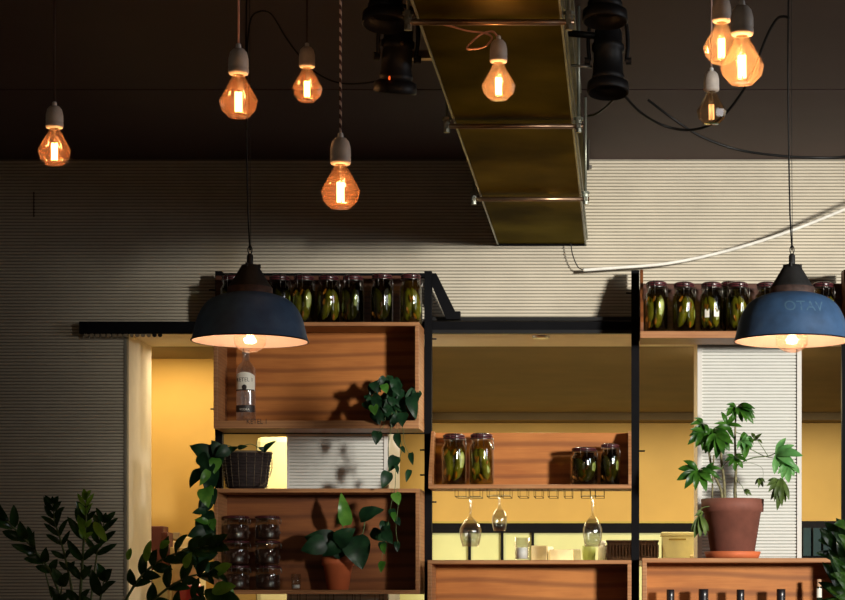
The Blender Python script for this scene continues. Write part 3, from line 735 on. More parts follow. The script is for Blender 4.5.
l2 = arc_label(vb, Vr+.0006, 17*k_, 30*k_, -1.0, 1.0).build('lower_print', 'vodka', t)
arc_label(vb, Vr+.001, 9.5*k_, 16.5*k_, -1.2, 1.2).build('dark_band', 'label_dark', t)
wrap_text('VODKA', .012, vb, lambda z: Vr+.0012, 11.2*k_, .0006, 1).build('band_lettering', 'label_white', t)
vs, fs = text_mesh('KETEL 1', .030); b = MB(); cc = Vector((X(257, FD), FD-.0008, Z(425, FD)+.004))
for v in vs: b.v.append(cc+Vector((v.x*.8, 0, v.y)))
b.f = fs; b.sm = [False]*len(fs); b.build('shelf_lettering', 'label_dark', UL)

# ------------------------------------------------------------------ glasses, candles, wine bottles
def rack(pxs, ptop, pbot, D0, D1, label, zt):
    t = empty('glass_rack', (X(pxs[0][0], D0), D0, zt), label, 'glass rack')
    for a, b_ in pxs:
        zb = Z(pbot, D0); m = MB()
        for D in (D0, D1): m.tube([(X(a, D0), D, zt), (X(a, D0), D, zb), (X(b_, D0), D, zb), (X(b_, D0), D, zt)], .0014, 6)
        for x in (X(a, D0), X(b_, D0)): m.tube([(x, D0, zb), (x, D1, zb)], .0014, 6)
        m.build('wire_hanger', 'black', t)
rack(((455, 466), (470, 480), (487, 497), (501, 510), (518, 527), (534, 542), (548, 557), (564, 572), (581, 590), (595, 604)), 488, 496.3, FD+.02, BD-.03, 'black wire rack under the centre tray shelf that holds the wine glasses', Z(488.5, FD))
rack(((291, 300), (320, 328), (347, 355), (375, 383)), 594, 602, FD+.02, BD-.03, 'black wire rack just below the lower left box', Z(594, FD))
def wineglass(px, foot, b0, wmax, rim, wrim, label):
    D = 8.72; c = P(px, foot, D); k = D/F; h = lambda y: -(y-foot)*k
    t = empty('wine_glass', c, label, 'wine glass', 'wine glasses hung upside down')
    MB().lathe([(.0001, .0015), (12*k, .001), (12*k, -.0005), (3*k, -.0012), (.0001, -.0014)], c, 28).build('foot', 'stem_glass', t)
    MB().lathe([(.0001, -.0015), (1.4*k, -.002), (1.4*k, -.008), (1.1*k, h(b0-6)), (1.6*k, h(b0-2)), (.0001, h(b0-2)-.0005)], c, 14).build('stem', 'stem_glass', t)
    w = wmax*k/2; H = rim-b0
    MB().lathe([(.0001, h(b0-2)-.0008), (1.6*k, h(b0-2)-.001), (w*.35, h(b0)), (w*.75, h(b0+H*.16)), (w*.97, h(b0+H*.36)), (w, h(b0+H*.5)), (w*.95, h(b0+H*.7)), (wrim*k/2, h(rim)), (wrim*k/2-.001, h(rim)), (w*.92, h(b0+H*.7)), (w*.96, h(b0+H*.5)), (w*.93, h(b0+H*.36)), (w*.72, h(b0+H*.185)), (w*.33, h(b0+H*.05)), (.0001, h(b0+H*.03))], c, 32).build('bowl', 'stem_glass', t)
wineglass(470.5, 497, 519, 22, 546.5, 16, 'largest upside-down wine glass, hanging under the left end of the centre tray')
wineglass(499.5, 495.5, 509, 15.5, 531, 11.5, 'small upside-down wine glass, second from the left in the wire rack')
wineglass(592.5, 496, 518, 19.5, 546.5, 15, 'upside-down wine glass hanging alone near the right end of the wire rack')
def candle(px, pyb, D, w, h, hw, label):
    c = P(px, pyb, D); k = D/F
    t = empty('candle_glass', c, label, 'candle')
    MB().lathe([(.001, .001), (w*k/2*.9, .001), (w*k/2, h*k), (w*k/2-.0015, h*k), (w*k/2*.86, .005), (.001, .005)], c, 28).build('glass_cup', 'glass', t)
    MB().lathe([(.001, .006), (w*k*.36, .006), (w*k*.37, hw*k), (.001, hw*k)], c, 24).build('candle_wax', 'wax', t)
    MB().tube([c+Vector((0, 0, hw*k)), c+Vector((.001, 0, hw*k+.006))], .0008, 5).build('wick', 'black', t)
candle(522, pyat(lm[3]+.001, 8.74), 8.74, 15, 22.5, 12.5, 'white candle in a clear tumbler on top of the bottom centre box')
candle(296, pyat(zll+.001, 8.72), 8.72, 10, 16, 5, 'small tea light in a clear glass inside the lower left box')
def winebottle(px, w, top, label, cork=False):
    D = 8.75; z0 = lr[2]+.001; k = D/F; c = Vector((X(px, D), D, z0)); H = Z(top, D)-z0; r = .037; n = w*k/2
    t = empty('wine_bottle', c, label, 'wine bottle', 'wine bottles in the bottom right box')
    MB().lathe([(.001, .002), (r*.92, .002), (r, .01), (r, H*.58), (r*.9, H*.65), (n*1.1, H*.74), (n*.9, H*.78), (n*.9, H-.012 if not cork else H-.03)], c, 28).build('glass_body', 'wineglassbody', t)
    if cork:
        MB().lathe([(n*.95, H-.10), (n*.95, H-.038)], c, 20).build('neck_sleeve', 'label_white', t)
        MB().lathe([(n*.75, H-.04), (n*.8, H-.002), (.001, H)], c, 16).build('cork', 'cork', t)
    else: MB().lathe([(n*.98, H-.075), (n*.98, H-.03), (n, H-.028), (n, H-.001), (n*.9, H), (.001, H)], c, 20).build('capsule', 'winebottle', t)
winebottle(670.5, 8, 589.5, 'dark wine bottle neck nearest the centre post in the bottom right box')
winebottle(703.5, 10, 589, 'thickest dark wine bottle neck, directly below the left side of the terracotta pot')
winebottle(740.5, 8, 589.5, 'dark wine bottle neck below the right side of the terracotta pot')
winebottle(781, 9, 589, 'dark wine bottle neck between the pot and the corked bottle in the bottom right box')
winebottle(819, 6, 579, 'wine bottle with a pale cork and white neck sleeve in the bottom right box', True)

# ------------------------------------------------------------------ kitchen things
sh = empty('kitchen_shelf_unit', (X(560, 9.7), 9.7, 0), 'plain kitchen shelf behind the centre opening, carrying tubs and a crate', 'shelf')
zk = Z(561.5, 9.7)
MB().quadbox((X(432, 9.7), 9.55, zk-.02), (X(700, 9.7), 9.9, zk)).build('shelf_board', 'white', sh)
for px in (434, 697):
    for D in (9.57, 9.87): MB().quadbox((X(px, 9.7)-.012, D-.012, 0), (X(px, 9.7)+.012, D+.012, zk-.02)).build('leg', 'black', sh)
def kbox(name, px0, px1, py0, D, dep, m, label, cat, z=None, bev=.004, lid=None):
    z = zk if z is None else z
    if lid is None: o = MB().quadbox((X(px0, D), D, z+.0005), (X(px1, D), D+dep, Z(py0, D))).build(name, m, bevel=bev); return tag(o, label, cat)
    t = empty(name, (X((px0+px1)/2, D), D+dep/2, z), label, cat)
    MB().quadbox((X(px0+1.2, D), D+.004, z+.0005), (X(px1-1.2, D), D+dep-.004, Z(py0+4, D))).build('body', m, t, bev)
    MB().quadbox((X(px0, D), D, Z(py0+4, D)), (X(px1, D), D+dep, Z(py0, D))).build('lid', m, t, bev)
    if lid == 'text': MB().quadbox((X(px0+8, D), D+.002, Z(py0+8, D)), (X(px1-9, D), D+.004, Z(py0+6.5, D))).build('label_strip', 'olive', t)
    return t
kbox('storage_tub', 661, 695, 532, 9.6, .2, 'paleyellow', 'pale yellow lidded tub between the centre post and the terracotta pot', 'tub', lid='text')
kbox('paper_carton', 531, 547, 545.5, 9.58, .12, 'cardboard', 'cream carton just right of the candle tumbler', 'carton')
kbox('paper_carton', 549, 573, 549.5, 9.60, .12, 'cardboard', 'low wide cream carton behind the bottom centre box', 'carton')
kbox('napkin_stack', 544, 553, 546.5, 9.76, .10, 'white', 'white napkin stack between the two cream cartons', 'napkins')
kbox('napkin_stack', 571, 581, 549, 9.72, .12, 'white', 'low white napkin stack left of the lime green cup', 'napkins')
t = empty('drinking_cup', P(589, 561, 9.62), 'lime green cup directly below the lone hanging wine glass', 'cup')
cc = Vector((X(589, 9.66), 9.66, zk+.0005)); MB().lathe([(.001, .001), (.026, .001), (.032, .068), (.030, .068), (.024, .006)], cc, 24).build('cup_body', 'limecup', t)
t = empty('white_bottle', P(603, 561, 9.8), 'white bottle standing between the lime cup and the brown crate', 'bottle')
cc = Vector((X(603, 9.8), 9.8, zk+.0005)); MB().lathe([(.001, .001), (.022, .001), (.023, .06), (.020, .07), (.010, .078), (.010, .085)], cc, 20).build('bottle_body', 'white', t)
MB().lathe([(.012, .080), (.012, .094), (.001, .095)], cc, 16).build('bottle_cap', 'wax', t)
# slotted crate
t = empty('slotted_crate', P(632, 561, 9.6), 'dark brown slotted crate behind the centre post', 'crate')
D = 9.58; x0, x1 = X(607, D), X(658, D); z1 = Z(541, D); b = MB()
for yy in (D, D+.2):
    b.quadbox((x0, yy, zk+.0005), (x1, yy+.006, zk+.02)); b.quadbox((x0, yy, z1-.018), (x1, yy+.006, z1))
    n = 17
    for i in range(n): xx = x0+(x1-x0)*i/(n-1); b.quadbox((xx-.0035, yy+.001, zk+.018), (xx+.0035, yy+.006, z1-.017))
for xx in (x0, x1-.006): b.quadbox((xx, D, zk+.0005), (xx+.006, D+.206, z1))
b.build('crate_body', 'crate', t); MB().quadbox((x0+.006, D+.04, zk+.0005), (x1-.006, D+.19, z1-.02)).build('crate_lining', 'cap_brown', t)
MB().quadbox((x0-.004, D-.004, z1-.002), (x1+.004, D+.21, z1+.004)).build('crate_rim', 'crate', t)
kbox('bread_roll', 690, 697, 555, 9.56, .03, 'cardboard', 'tiny cream block beside the pot saucer, in front of the yellow tub', 'block')
# tall cream cabinet seen between basket and pier
t = empty('tall_cabinet', (X(268, 11.5), 11.5, 0), 'tall pale cream cabinet with rounded top behind the wicker basket', 'cabinet')
MB().quadbox((X(255, 11.5), 11.5, 0), (X(300, 11.5), 12.0, Z(436.5, 11.5))).build('body', 'fridge', t, .03)
MB().quadbox((X(262, 11.48), 11.47, .8), (X(264, 11.48), 11.499, 1.2)).build('handle', 'steel', t)
# left counter with clutter
ct = empty('kitchen_counter', (X(180, 9.7), 9.7, 0), 'kitchen counter behind the left opening, under boxes and a red pot', 'counter')
zc_ = Z(612, 9.6)
MB().quadbox((X(100, 9.6), 9.5, zc_-.03), (X(216, 9.6), 9.94, zc_)).build('worktop', 'cardboard', ct)
MB().quadbox((X(102, 9.6), 9.53, 0), (X(214, 9.6), 9.94, zc_-.03)).build('cabinet_body', 'white', ct)
kbox('maroon_box', 148, 163, 526, 9.75, .12, 'maroon', 'taller maroon box beside the cream door jamb', 'box', zc_)
kbox('maroon_box', 161, 167.5, 532, 9.62, .12, 'maroon', 'narrower maroon box against the taller one', 'box', zc_)
kbox('cream_carton', 168, 178, 541, 9.8, .12, 'cardboard', 'cream carton right of the maroon boxes', 'carton', zc_)
kbox('cream_carton', 180, 197, 537, 9.80, .12, 'cardboard', 'tallest cream carton on the left kitchen counter', 'carton', zc_)
kbox('cream_carton', 170, 200, 547, 9.60, .14, 'cardboard', 'wide cream carton standing in front, above the red pot', 'carton', zc_)
kbox('cream_carton', 152, 168, 570, 9.52, .08, 'paleyellow', 'low pale carton behind the leaves at the foot of the jamb', 'carton', zc_)
t = empty('red_pot', P(190, 612, 9.3), 'round red enamel pot half hidden by leaves, left of the lower left box', 'pot')
cc = Vector((X(189.5, 9.53), 9.53, zc_+.001)); 
MB().lathe([(.001, .0), (.036, .0), (.052, .018), (.058, .05), (.058, .085), (.052, .105), (.054, .109)], cc, 30).build('pot_body', 'red', t)
MB().lathe([(.054, .109), (.046, .122), (.02, .130), (.001, .131)], cc, 30).build('lid', 'red', t)
for px, n_ in ((176.5, 'left'), (200, 'right')):
    tag(MB().quadbox(P(px-3.2, 539.5, 9.949), P(px+3.2, 532.5, 9.940)).build('switch_plate', 'grey', bevel=.002), 'small grey switch plate on the yellow kitchen wall, %s' % ('above the cream cartons' if n_ == 'left' else 'nearest the trailing leaves'), 'switch')

# ------------------------------------------------------------------ plants
def lf(b, x0, y0, D0, x1, y1, D1, w, **kw): b.leaf(P(x0, y0, D0), P(x1, y1, D1), w*D0/F, **kw)
# A: lobed leaf plant in terracotta pot
PDp = 8.755; zt_ = lr[3]; kp = PDp/F; pc = Vector((X(732.5, PDp), PDp, zt_+.0005))
t = empty('potted_fatsia', pc, 'lobed-leaf plant in a brown terracotta pot in front of the white slatted pier', 'potted plant')
MB().lathe([(.001, .0), (26*kp, .0), (28.5*kp, 6.5*kp), (27.5*kp, 6.8*kp), (25*kp, 2*kp), (.001, 2*kp)], pc, 40).build('saucer', 'terra_orange', t)
pot = MB().lathe([(.001, 2.2*kp), (21.5*kp, 2.2*kp), (28.5*kp, 46*kp), (31*kp, 46.5*kp), (31.5*kp, 59*kp), (29.5*kp, 59.3*kp), (28.5*kp, 52*kp)], pc, 40).build('pot', 'terra', t)
MB().lathe([(.001, 55*kp), (29*kp, 54*kp)], pc, 30).build('soil', 'soil', pot)
st = MB()
def stem(pts, r, r2=None, b=None): (b or st).tube(smoothpath([P(*p) for p in pts], 6), r, 7, r2=r2)
stem([(722, 506, 8.75), (721, 490, 8.74), (713, 472, 8.72), (709, 452, 8.70), (708, 440, 8.68)], .0065, .004)
stem([(725, 506, 8.78), (724, 480, 8.78), (721, 455, 8.77), (722, 435, 8.75)], .0065, .005)
stem([(736, 506, 8.74), (735, 490, 8.74), (736, 470, 8.73), (735, 440, 8.73), (736, 413, 8.72)], .0085, .003)
stem([(712, 506, 8.75), (713, 470, 8.70), (714, 455, 8.68)], .004, .003)
st.build('stems', 'stem_woody', t)
pt = MB()
stem([(722, 480, 8.73), (714, 474, 8.68), (700, 473, 8.64), (694, 478, 8.6)], .0025, .002, pt)
stem([(737, 465, 8.73), (752, 458, 8.70), (768, 456, 8.68), (778, 452, 8.66)], .0026, .002, pt)
stem([(736, 445, 8.73), (748, 448, 8.74), (764, 456, 8.74), (774, 458, 8.72)], .002, .0016, pt)
stem([(778, 455, 8.66), (788, 462, 8.66), (785, 478, 8.66)], .002, .002, pt)
stem([(736, 432, 8.73), (745, 436, 8.74), (752, 440, 8.75), (760, 441, 8.76)], .0016, .0012, pt)
stem([(768, 456, 8.70), (763, 448, 8.70), (758, 441, 8.70)], .0016, .0012, pt)
stem([(735, 461, 8.73), (728, 461, 8.70), (720, 470, 8.68)], .002, .0016, pt)
stem([(736, 465, 8.7), (750, 463, 8.7), (762, 468, 8.7), (763, 478, 8.7)], .0008, .0006, pt)
stem([(736, 480, 8.72), (742, 486, 8.70), (745, 494, 8.70)], .0012, .001, pt)
stem([(712, 506, 8.70), (702, 508, 8.62), (698, 515, 8.60)], .002, .0016, pt)
pt.build('leaf_stalks', 'stem', t)
def lobed(b, cx, cy, D, Rp, n, a0, a1, wf=.36, droop=.2, tilt=0, ecc=1.0, seed=1):
    rn = random.Random(seed)
    for i in range(n):
        a = R(a0+(a1-a0)*i/(n-1)); rr = Rp*(1-.25*abs(i/(n-1)-.5)*2)*rn.uniform(.85, 1.1)
        x1 = cx+rr*math.cos(a); y1 = cy-rr*math.sin(a)*ecc
        lf(b, cx, cy, D, x1, y1, D-.02+rn.uniform(-.03, .03)+tilt*math.cos(a), rr*wf*.86, nrm=(rn.uniform(-.2, .3), -1, .35), shape='lobe', droop=droop*rn.uniform(.5, 1.2), fold=.35)
g = MB()
lobed(g, 713, 430, 8.66, 27, 7, -165, 5, wf=.45, seed=2); lobed(g, 727, 426, 8.70, 18, 6, -120, 170, seed=3)
lobed(g, 704, 432, 8.63, 21, 6, -190, -70, wf=.42, seed=4); lobed(g, 703, 424, 8.67, 17, 5, -215, -60, wf=.45, seed=31); lobed(g, 716, 434, 8.61, 25, 6, -130, -30, wf=.42, seed=32)
lobed(g, 698, 471, 8.60, 24, 8, -215, -10, wf=.42, seed=5); lobed(g, 705, 470, 8.62, 18, 5, -100, 40, seed=6)
lobed(g, 735, 458, 8.68, 14, 7, -200, 20, wf=.45, seed=7)
lobed(g, 738, 406, 8.70, 25, 6, -75, -10, wf=.34, seed=8); lobed(g, 736, 407, 8.70, 14, 5, -195, -75, wf=.5, seed=9)
lf(g, 744, 432, 8.7, 745, 459, 8.68, 11, shape='leaf'); lobed(g, 746, 436, 8.69, 17, 5, -130, -50, wf=.35, seed=21)
g.build('leaves', 'leaf_fatsia', t)
g = MB()
lobed(g, 776, 455, 8.66, 26, 6, -95, 60, wf=.42, seed=10); lobed(g, 787, 463, 8.65, 20, 5, -130, -40, wf=.45, seed=11)
lobed(g, 742, 441, 8.66, 12, 5, -120, 60, wf=.45, seed=22)
tag(g.build('young_leaves', 'leaf_pale', t), 'pale fresh green leaves')
g = MB()
lobed(g, 781, 478, 8.66, 34, 6, -115, -70, wf=.24, seed=12); lobed(g, 779, 480, 8.66, 17, 4, -175, -110, wf=.4, seed=13)
lobed(g, 759, 478, 8.7, 12, 4, -120, -40, wf=.4, seed=14); lobed(g, 756, 440, 8.7, 9, 4, -30, 200, wf=.5, seed=15); lobed(g, 744, 490, 8.70, 10, 3, -60, -10, wf=.4, seed=16)
lobed(g, 700, 515, 8.60, 26, 5, -118, -62, wf=.32, seed=17); lobed(g, 703, 512, 8.58, 10, 3, -190, -120, seed=18)
tag(g.build('old_leaves', 'leaf_dry', t), 'dark drooping older leaves')

# heart-leaved pothos helpers
def hearts(b, lst, D, **kw):
    for i, q in enumerate(lst):
        x, y, L, ang = q[:4]; a = R(ang); w = L*(q[4] if len(q) > 4 else .8)
        dd = .03*math.sin(i*2.3)
        lf(b, x-math.cos(a)*L/2, y+math.sin(a)*L/2, D+dd, x+math.cos(a)*L/2, y-math.sin(a)*L/2, D+dd-.012, w, shape='heart', nrm=(.25*math.sin(i), -1, .35*math.cos(i*1.7)+.2), droop=.1, fold=.22)
# B: trailing plant in the upper left box
bx = Vector((X(390, 8.77), 8.77, ul[2]+.001))
t = empty('trailing_plant', bx, 'trailing heart-leaved plant in the right corner of the upper left box', 'potted plant')
MB().lathe([(.001, 0), (.036, 0), (.048, .08), (.050, .082), (.046, .083), (.04, .07), (.001, .068)], bx, 26).build('pot', 'basket', t)
g = MB(); rn = random.Random(5)
lst = []
for i in range(62):
    a = rn.uniform(0, 2*math.pi); q = rn.random()**.6
    x = 391+q*26*math.cos(a); y = 402+q*23*math.sin(a)
    lst.append((x, y, rn.uniform(9, 15), -90+rn.uniform(-65, 65)))
hearts(g, lst[:40], 8.70); hearts(g, lst[40:], 8.64)
hearts(g, [(413, 408, 24, -75, .5), (376.5, 438, 14, -95), (385, 480, 18, -110, .7), (393, 464, 17, -115, .75), (398, 441, 15, -80, .55), (412, 459, 13, -80, .5), (408, 476, 13, -105, .5), (403, 450, 8, -60, .6), (397, 470, 9, -80, .5)], 8.63)
hearts(g, [(393, 515, 13, -75, .6), (397, 547, 11, -85, .6), (383, 548, 13, -80, .7), (398, 522, 9, -60), (387, 530, 9, -100), (389, 537, 16, -60)], 8.63)
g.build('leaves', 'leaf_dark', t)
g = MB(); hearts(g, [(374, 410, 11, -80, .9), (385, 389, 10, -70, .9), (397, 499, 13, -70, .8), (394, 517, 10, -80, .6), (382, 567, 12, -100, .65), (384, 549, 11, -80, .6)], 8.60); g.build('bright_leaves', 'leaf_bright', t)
v = MB()
for pts in ([(392, 412), (391, 428), (388, 450), (389, 470), (386, 488)], [(396, 410), (397, 428), (402, 448), (396, 470), (395, 488), (391, 505), (388, 525), (383, 545), (382, 560)], [(400, 412), (403, 430), (405, 445), (411, 458)], [(386, 410), (384, 425), (378, 433)], [(397, 488), (398, 505), (396, 530), (398, 543)]):
    v.tube(smoothpath([P(x, y, 8.64) for x, y in pts], 6), .0012, 5)
v.build('vines', 'stem', t)
# C: wicker basket with trailing plant
bz = Z(488.5, FD); kb = 8.76/F; bc = Vector((X(246.5, 8.76), 8.76, bz+.001))
t = empty('wicker_basket', bc, 'round dark wicker basket with a chain on top of the lower left box', 'basket')
MB().lathe([(.001, .001), (17*kb, .001), (20*kb, 4*kb), (24.5*kb, 36*kb), (23.5*kb, 36*kb), (19*kb, 6*kb), (.001, 4*kb)], bc, 36).build('basket_body', 'basket', t)
w_ = MB()
for k in range(11):
    z = (3+k*3.2)*kb; rr = (19.8+4.7*(k*3.2/32))*kb
    w_.tube([bc+Vector((rr*math.cos(a)*(1+.012*math.sin(a*14+k*math.pi)), rr*math.sin(a)*(1+.012*math.sin(a*14+k*math.pi)), z)) for a in [2*math.pi*i/56 for i in range(56)]], .0038, 5, True)
w_.build('wicker_coils', 'basket', t)
w_ = MB()
for i in range(18):
    a = 2*math.pi*i/18; w_.tube([bc+Vector((r_*kb*math.cos(a), r_*kb*math.sin(a), z*kb)) for r_, z in ((20.5, 2), (22.5, 16), (25, 36))], .0012, 5)
w_.tube([bc+Vector((25*kb*math.cos(a), 25*kb*math.sin(a), 36.5*kb)) for a in [2*math.pi*i/40 for i in range(40)]], .0045, 6, True)
w_.build('pale_strands', 'basket_light', t)
ch = MB(); cp = smoothpath([P(x, y, 8.66) for x, y in ((271, 452), (272, 462), (271, 472), (266, 482), (260, 486))], 5)
for i, p in enumerate(cp[:-1]):
    d = (cp[i+1]-p).normalized(); s_ = Vector((0, 1, 0)) if i % 2 else d.cross(Vector((0, 1, 0)))
    ch.tube([p+d*.006*math.cos(a)+s_*.003*math.sin(a) for a in [2*math.pi*k/8 for k in range(8)]], .001, 4, True)
ch.build('chain', 'basket_light', t)
t = empty('trailing_vine', P(222, 450, 8.72), 'trailing heart-leaved vine spilling from the wicker basket down the left side of the box', 'plant')
g = MB()
hearts(g, [(201, 452, 26, 150, .75), (212, 455, 20, -120), (222, 452, 16, -150), (216, 463, 20, -100), (196, 479, 22, -125, .6), (207, 472, 20, -110), (214, 478, 18, -80), (209, 487, 16, -100), (199, 512, 14, -170, .6), (204, 507, 18, -120), (213, 497, 16, -80), (203, 528, 22, -110), (210, 520, 18, -70), (196, 533, 18, -160), (209, 538, 16, -95), (197, 548, 20, 175, .6), (206, 556, 22, -130), (199, 563, 18, -100), (190, 553, 18, 160), (210, 570, 16, -80), (232, 449, 14, 20, .5), (243, 447, 10, 10, .5), (270, 446, 17, 38, .4), (262, 449, 9, 160, .6), (205, 462, 18, -60), (212, 530, 14, -60), (216, 440+8, 18, 120)], 8.64)
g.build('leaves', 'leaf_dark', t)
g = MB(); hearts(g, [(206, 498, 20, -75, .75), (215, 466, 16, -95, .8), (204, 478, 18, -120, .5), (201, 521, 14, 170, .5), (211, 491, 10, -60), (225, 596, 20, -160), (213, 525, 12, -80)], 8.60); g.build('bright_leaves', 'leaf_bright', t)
v = MB()
for pts in ([(232, 450), (222, 447), (214, 455), (212, 470), (211, 490), (208, 510), (209, 530), (205, 550), (203, 568)], [(236, 449), (226, 445), (216, 452), (207, 470), (205, 490), (207, 505)], [(236, 449), (250, 444), (262, 450)]):
    v.tube(smoothpath([P(x, y, 8.67) for x, y in pts], 6), .0016, 5)
v.build('vines', 'stem', t)
# D: potted plant in lower left box
dc = Vector((X(338, 8.77), 8.77, zll+.001)); kd = 8.77/F
t = empty('potted_plant', dc, 'small orange terracotta pot with big dark leaves inside the lower left box', 'potted plant')
MB().lathe([(.001, 0), (10.5*kd, 0), (14.5*kd, 24*kd), (16*kd, 24.5*kd), (16.5*kd, 32*kd), (15*kd, 32.5*kd), (13*kd, 27*kd), (.001, 27*kd)], dc, 30).build('pot', 'terra_orange', t)
g = MB()
hearts(g, [(358, 553, 34, -75, .85), (320, 541, 32, 165, .8), (313, 546, 26, -160, .8), (337, 545, 26, 120, .7), (372, 514, 26, 20, .65), (346, 536, 24, 40), (380, 536, 20, -30, .6), (331, 551, 20, -150), (384, 528, 14, -100)], 8.68)
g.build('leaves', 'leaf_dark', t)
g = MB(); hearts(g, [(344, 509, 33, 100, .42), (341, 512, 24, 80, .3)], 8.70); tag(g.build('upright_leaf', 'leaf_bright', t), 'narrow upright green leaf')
v = MB()
for pts in ([(338, 560), (340, 540), (343, 525)], [(339, 560), (350, 545), (362, 535), (365, 518)], [(337, 560), (330, 550), (325, 545)], [(340, 560), (347, 545), (356, 540)]):
    v.tube(smoothpath([P(x, y, 8.74) for x, y in pts], 6), .0022, 5)
v.build('stalks', 'stem', t)

# E: glossy plants in the foreground
bar = empty('bar_counter', (0, 6.3, 0), 'dark wooden bar counter in the foreground, below the picture edge', 'counter')
MB().quadbox((-2.2, 6.0, 1.02), (1.1, 6.75, 1.06)).build('counter_top', 'plydark', bar, .004)
MB().quadbox((-2.15, 6.1, 0), (1.05, 6.65, 1.02)).build('counter_front', 'black', bar)
def zz(b, sb, pts, D0, D1, L, w, n, u0=.35, seed=0, r=.005, tip=True, spread=48):
    rn = random.Random(seed)
    m = len(pts); path = smoothpath([P(x, y, D0+(D1-D0)*i/(m-1)) for i, (x, y) in enumerate(pts)], 12)
    sb.tube(path, r, 7, r2=r*.4)
    N_ = len(path)
    for i in range(n):
        u = u0+(1-u0)*i/(n-1)*.985; k = min(N_-2, int(u*(N_-1))); p = path[k]; d = (path[k+1]-path[max(0, k-1)]).normalized()
        f = (.75+.45*math.sin(math.pi*(i+1)/(n+1)))*rn.uniform(.85, 1.12)*L*D0/F
        sd = d.cross(Vector((0, 1, 0))).normalized()
        for sg in (-1, 1):
            aa = R(spread*(1-.45*u)*rn.uniform(.8, 1.25))
            v_ = (d*math.cos(aa)+sd*sg*math.sin(aa)+Vector((0, rn.uniform(-.35, .25), 0))).normalized()
            b.leaf(p, p+v_*f, w*D0/F*rn.uniform(.85, 1.1), nrm=(rn.uniform(-.5, .5), -1, rn.uniform(-.1, .7)), shape='leaf', droop=.10, fold=.3)
    if tip: b.leaf(path[-2], path[-1]+(path[-1]-path[-5]).normalized()*L*.5*D0/F, w*.7*D0/F, droop=.05)
zc0 = P(85, 700, 6.3)
t = empty('glossy_foliage_plant', (zc0.x, 6.3, 1.061), 'large glossy arching plant with paired leaflets in the bottom left foreground', 'potted plant')
pcz = Vector((zc0.x, 6.3, 1.061))
MB().lathe([(.001, 0), (.08, 0), (.105, .10), (.112, .102), (.112, .118), (.100, .118), (.097, .09), (.001, .09)], pcz, 36).build('pot', 'terra', t)
g = MB(); sm = MB(); gl = MB()
b0 = (82, 660)
zz(g, sm, [(78, 660), (66, 615), (52, 575), (36, 552), (14, 528), (0, 515)], 6.3, 6.05, 19.5, 9.2, 7, .42, 1)
zz(g, sm, [(74, 660), (62, 620), (50, 590), (42, 562), (28, 540), (24, 536)], 6.32, 6.2, 15.6, 6.7, 3, .6, 2, .003)
zz(g, sm, [(80, 660), (76, 620), (70, 580), (62, 545), (55, 522), (53, 503)], 6.3, 6.15, 15.6, 5.5, 8, .45, 3, spread=55)
zz(g, sm, [(84, 660), (80, 610), (82, 570), (84, 535), (85, 515)], 6.28, 6.15, 21.8, 8.9, 6, .3, 4, .006)
zz(gl, sm, [(84, 540), (86, 520), (86, 504), (87, 497)], 6.12, 6.1, 11.7, 4.8, 6, .05, 5, .003, spread=40)
zz(g, sm, [(88, 660), (90, 610), (96, 560), (100, 540), (104, 522)], 6.34, 6.3, 20.3, 6.7, 5, .4, 6, .004, spread=60)
zz(g, sm, [(90, 660), (94, 625), (100, 600), (104, 580)], 6.2, 6.1, 23.4, 11.1, 4, .2, 7, .005)
zz(g, sm, [(76, 665), (66, 640), (60, 610), (62, 585)], 6.2, 6.12, 20.3, 9.6, 4, .2, 8, .005)
zz(g, sm, [(96, 665), (118, 615), (140, 578), (165, 558), (196, 548), (216, 545)], 6.3, 6.15, 21.1, 9.6, 9, .35, 10, .005)
zz(g, sm, [(100, 670), (128, 630), (158, 596), (186, 578), (210, 573)], 6.22, 6.0, 23.4, 10.4, 5, .45, 11, .0055)
zz(g, sm, [(104, 670), (140, 640), (170, 615), (190, 600), (200, 596)], 6.15, 6.0, 18.7, 8.9, 4, .4, 12, .005)
lf(gl, 94, 522, 6.1, 107, 542, 6.08, 9); lf(gl, 78, 515, 6.1, 87, 540, 6.08, 6); 
lf(gl, 214, 575, 6.0, 232, 564, 5.98, 12); lf(gl, 212, 592, 6.0, 236, 586, 5.98, 14); lf(gl, 185, 568, 6.0, 192, 552, 5.98, 9); lf(gl, 146, 562, 6.1, 151, 540, 6.08, 8); lf(gl, 128, 560, 6.1, 131, 548, 6.1, 6); lf(gl, 160, 548, 6.1, 170, 541, 6.1, 8)
lf(g, 215, 596, 6.02, 240, 600, 6.0, 14); lf(g, 205, 590, 6.02, 225, 606, 6.0, 14)
g.build('leaves', 'leaf_zz', t); tag(gl.build('young_leaves', 'leaf_lime', t), 'lime green young leaves'); sm.build('stems', 'stem', t)
MB().lathe([(.001, .092), (.097, .092)], pcz, 24).build('soil', 'soil', t)
# F: plant at the right edge
rc = Vector((X(862, 6.4), 6.4, 1.061))
t = empty('broad_leaf_plant', rc, 'dark broad-leaved plant at the bottom right edge, in front of the corked bottle', 'potted plant')
MB().lathe([(.001, 0), (.07, 0), (.09, .09), (.097, .092), (.097, .105), (.086, .105), (.084, .085), (.001, .085)], rc, 36).build('pot', 'terra', t)
g = MB()
for q in ((850, 600, 822, 562, 15), (850, 596, 828, 548, 15), (855, 590, 836, 540, 14), (852, 604, 818, 582, 14), (850, 610, 822, 600, 13), (858, 590, 850, 535, 15), (848, 580, 826, 572, 11), (842, 556, 819, 528, 15), (838, 548, 818, 540, 13), (846, 548, 824, 522, 14), (850, 545, 836, 518, 14), (852, 560, 833, 530, 12), (836, 560, 816, 553, 10), (856, 560, 845, 515, 13)):
    lf(g, q[0], q[1], 6.35, q[2], q[3], 6.28, q[4], droop=.12)
g.build('leaves', 'leaf_zz', t)
g = MB()
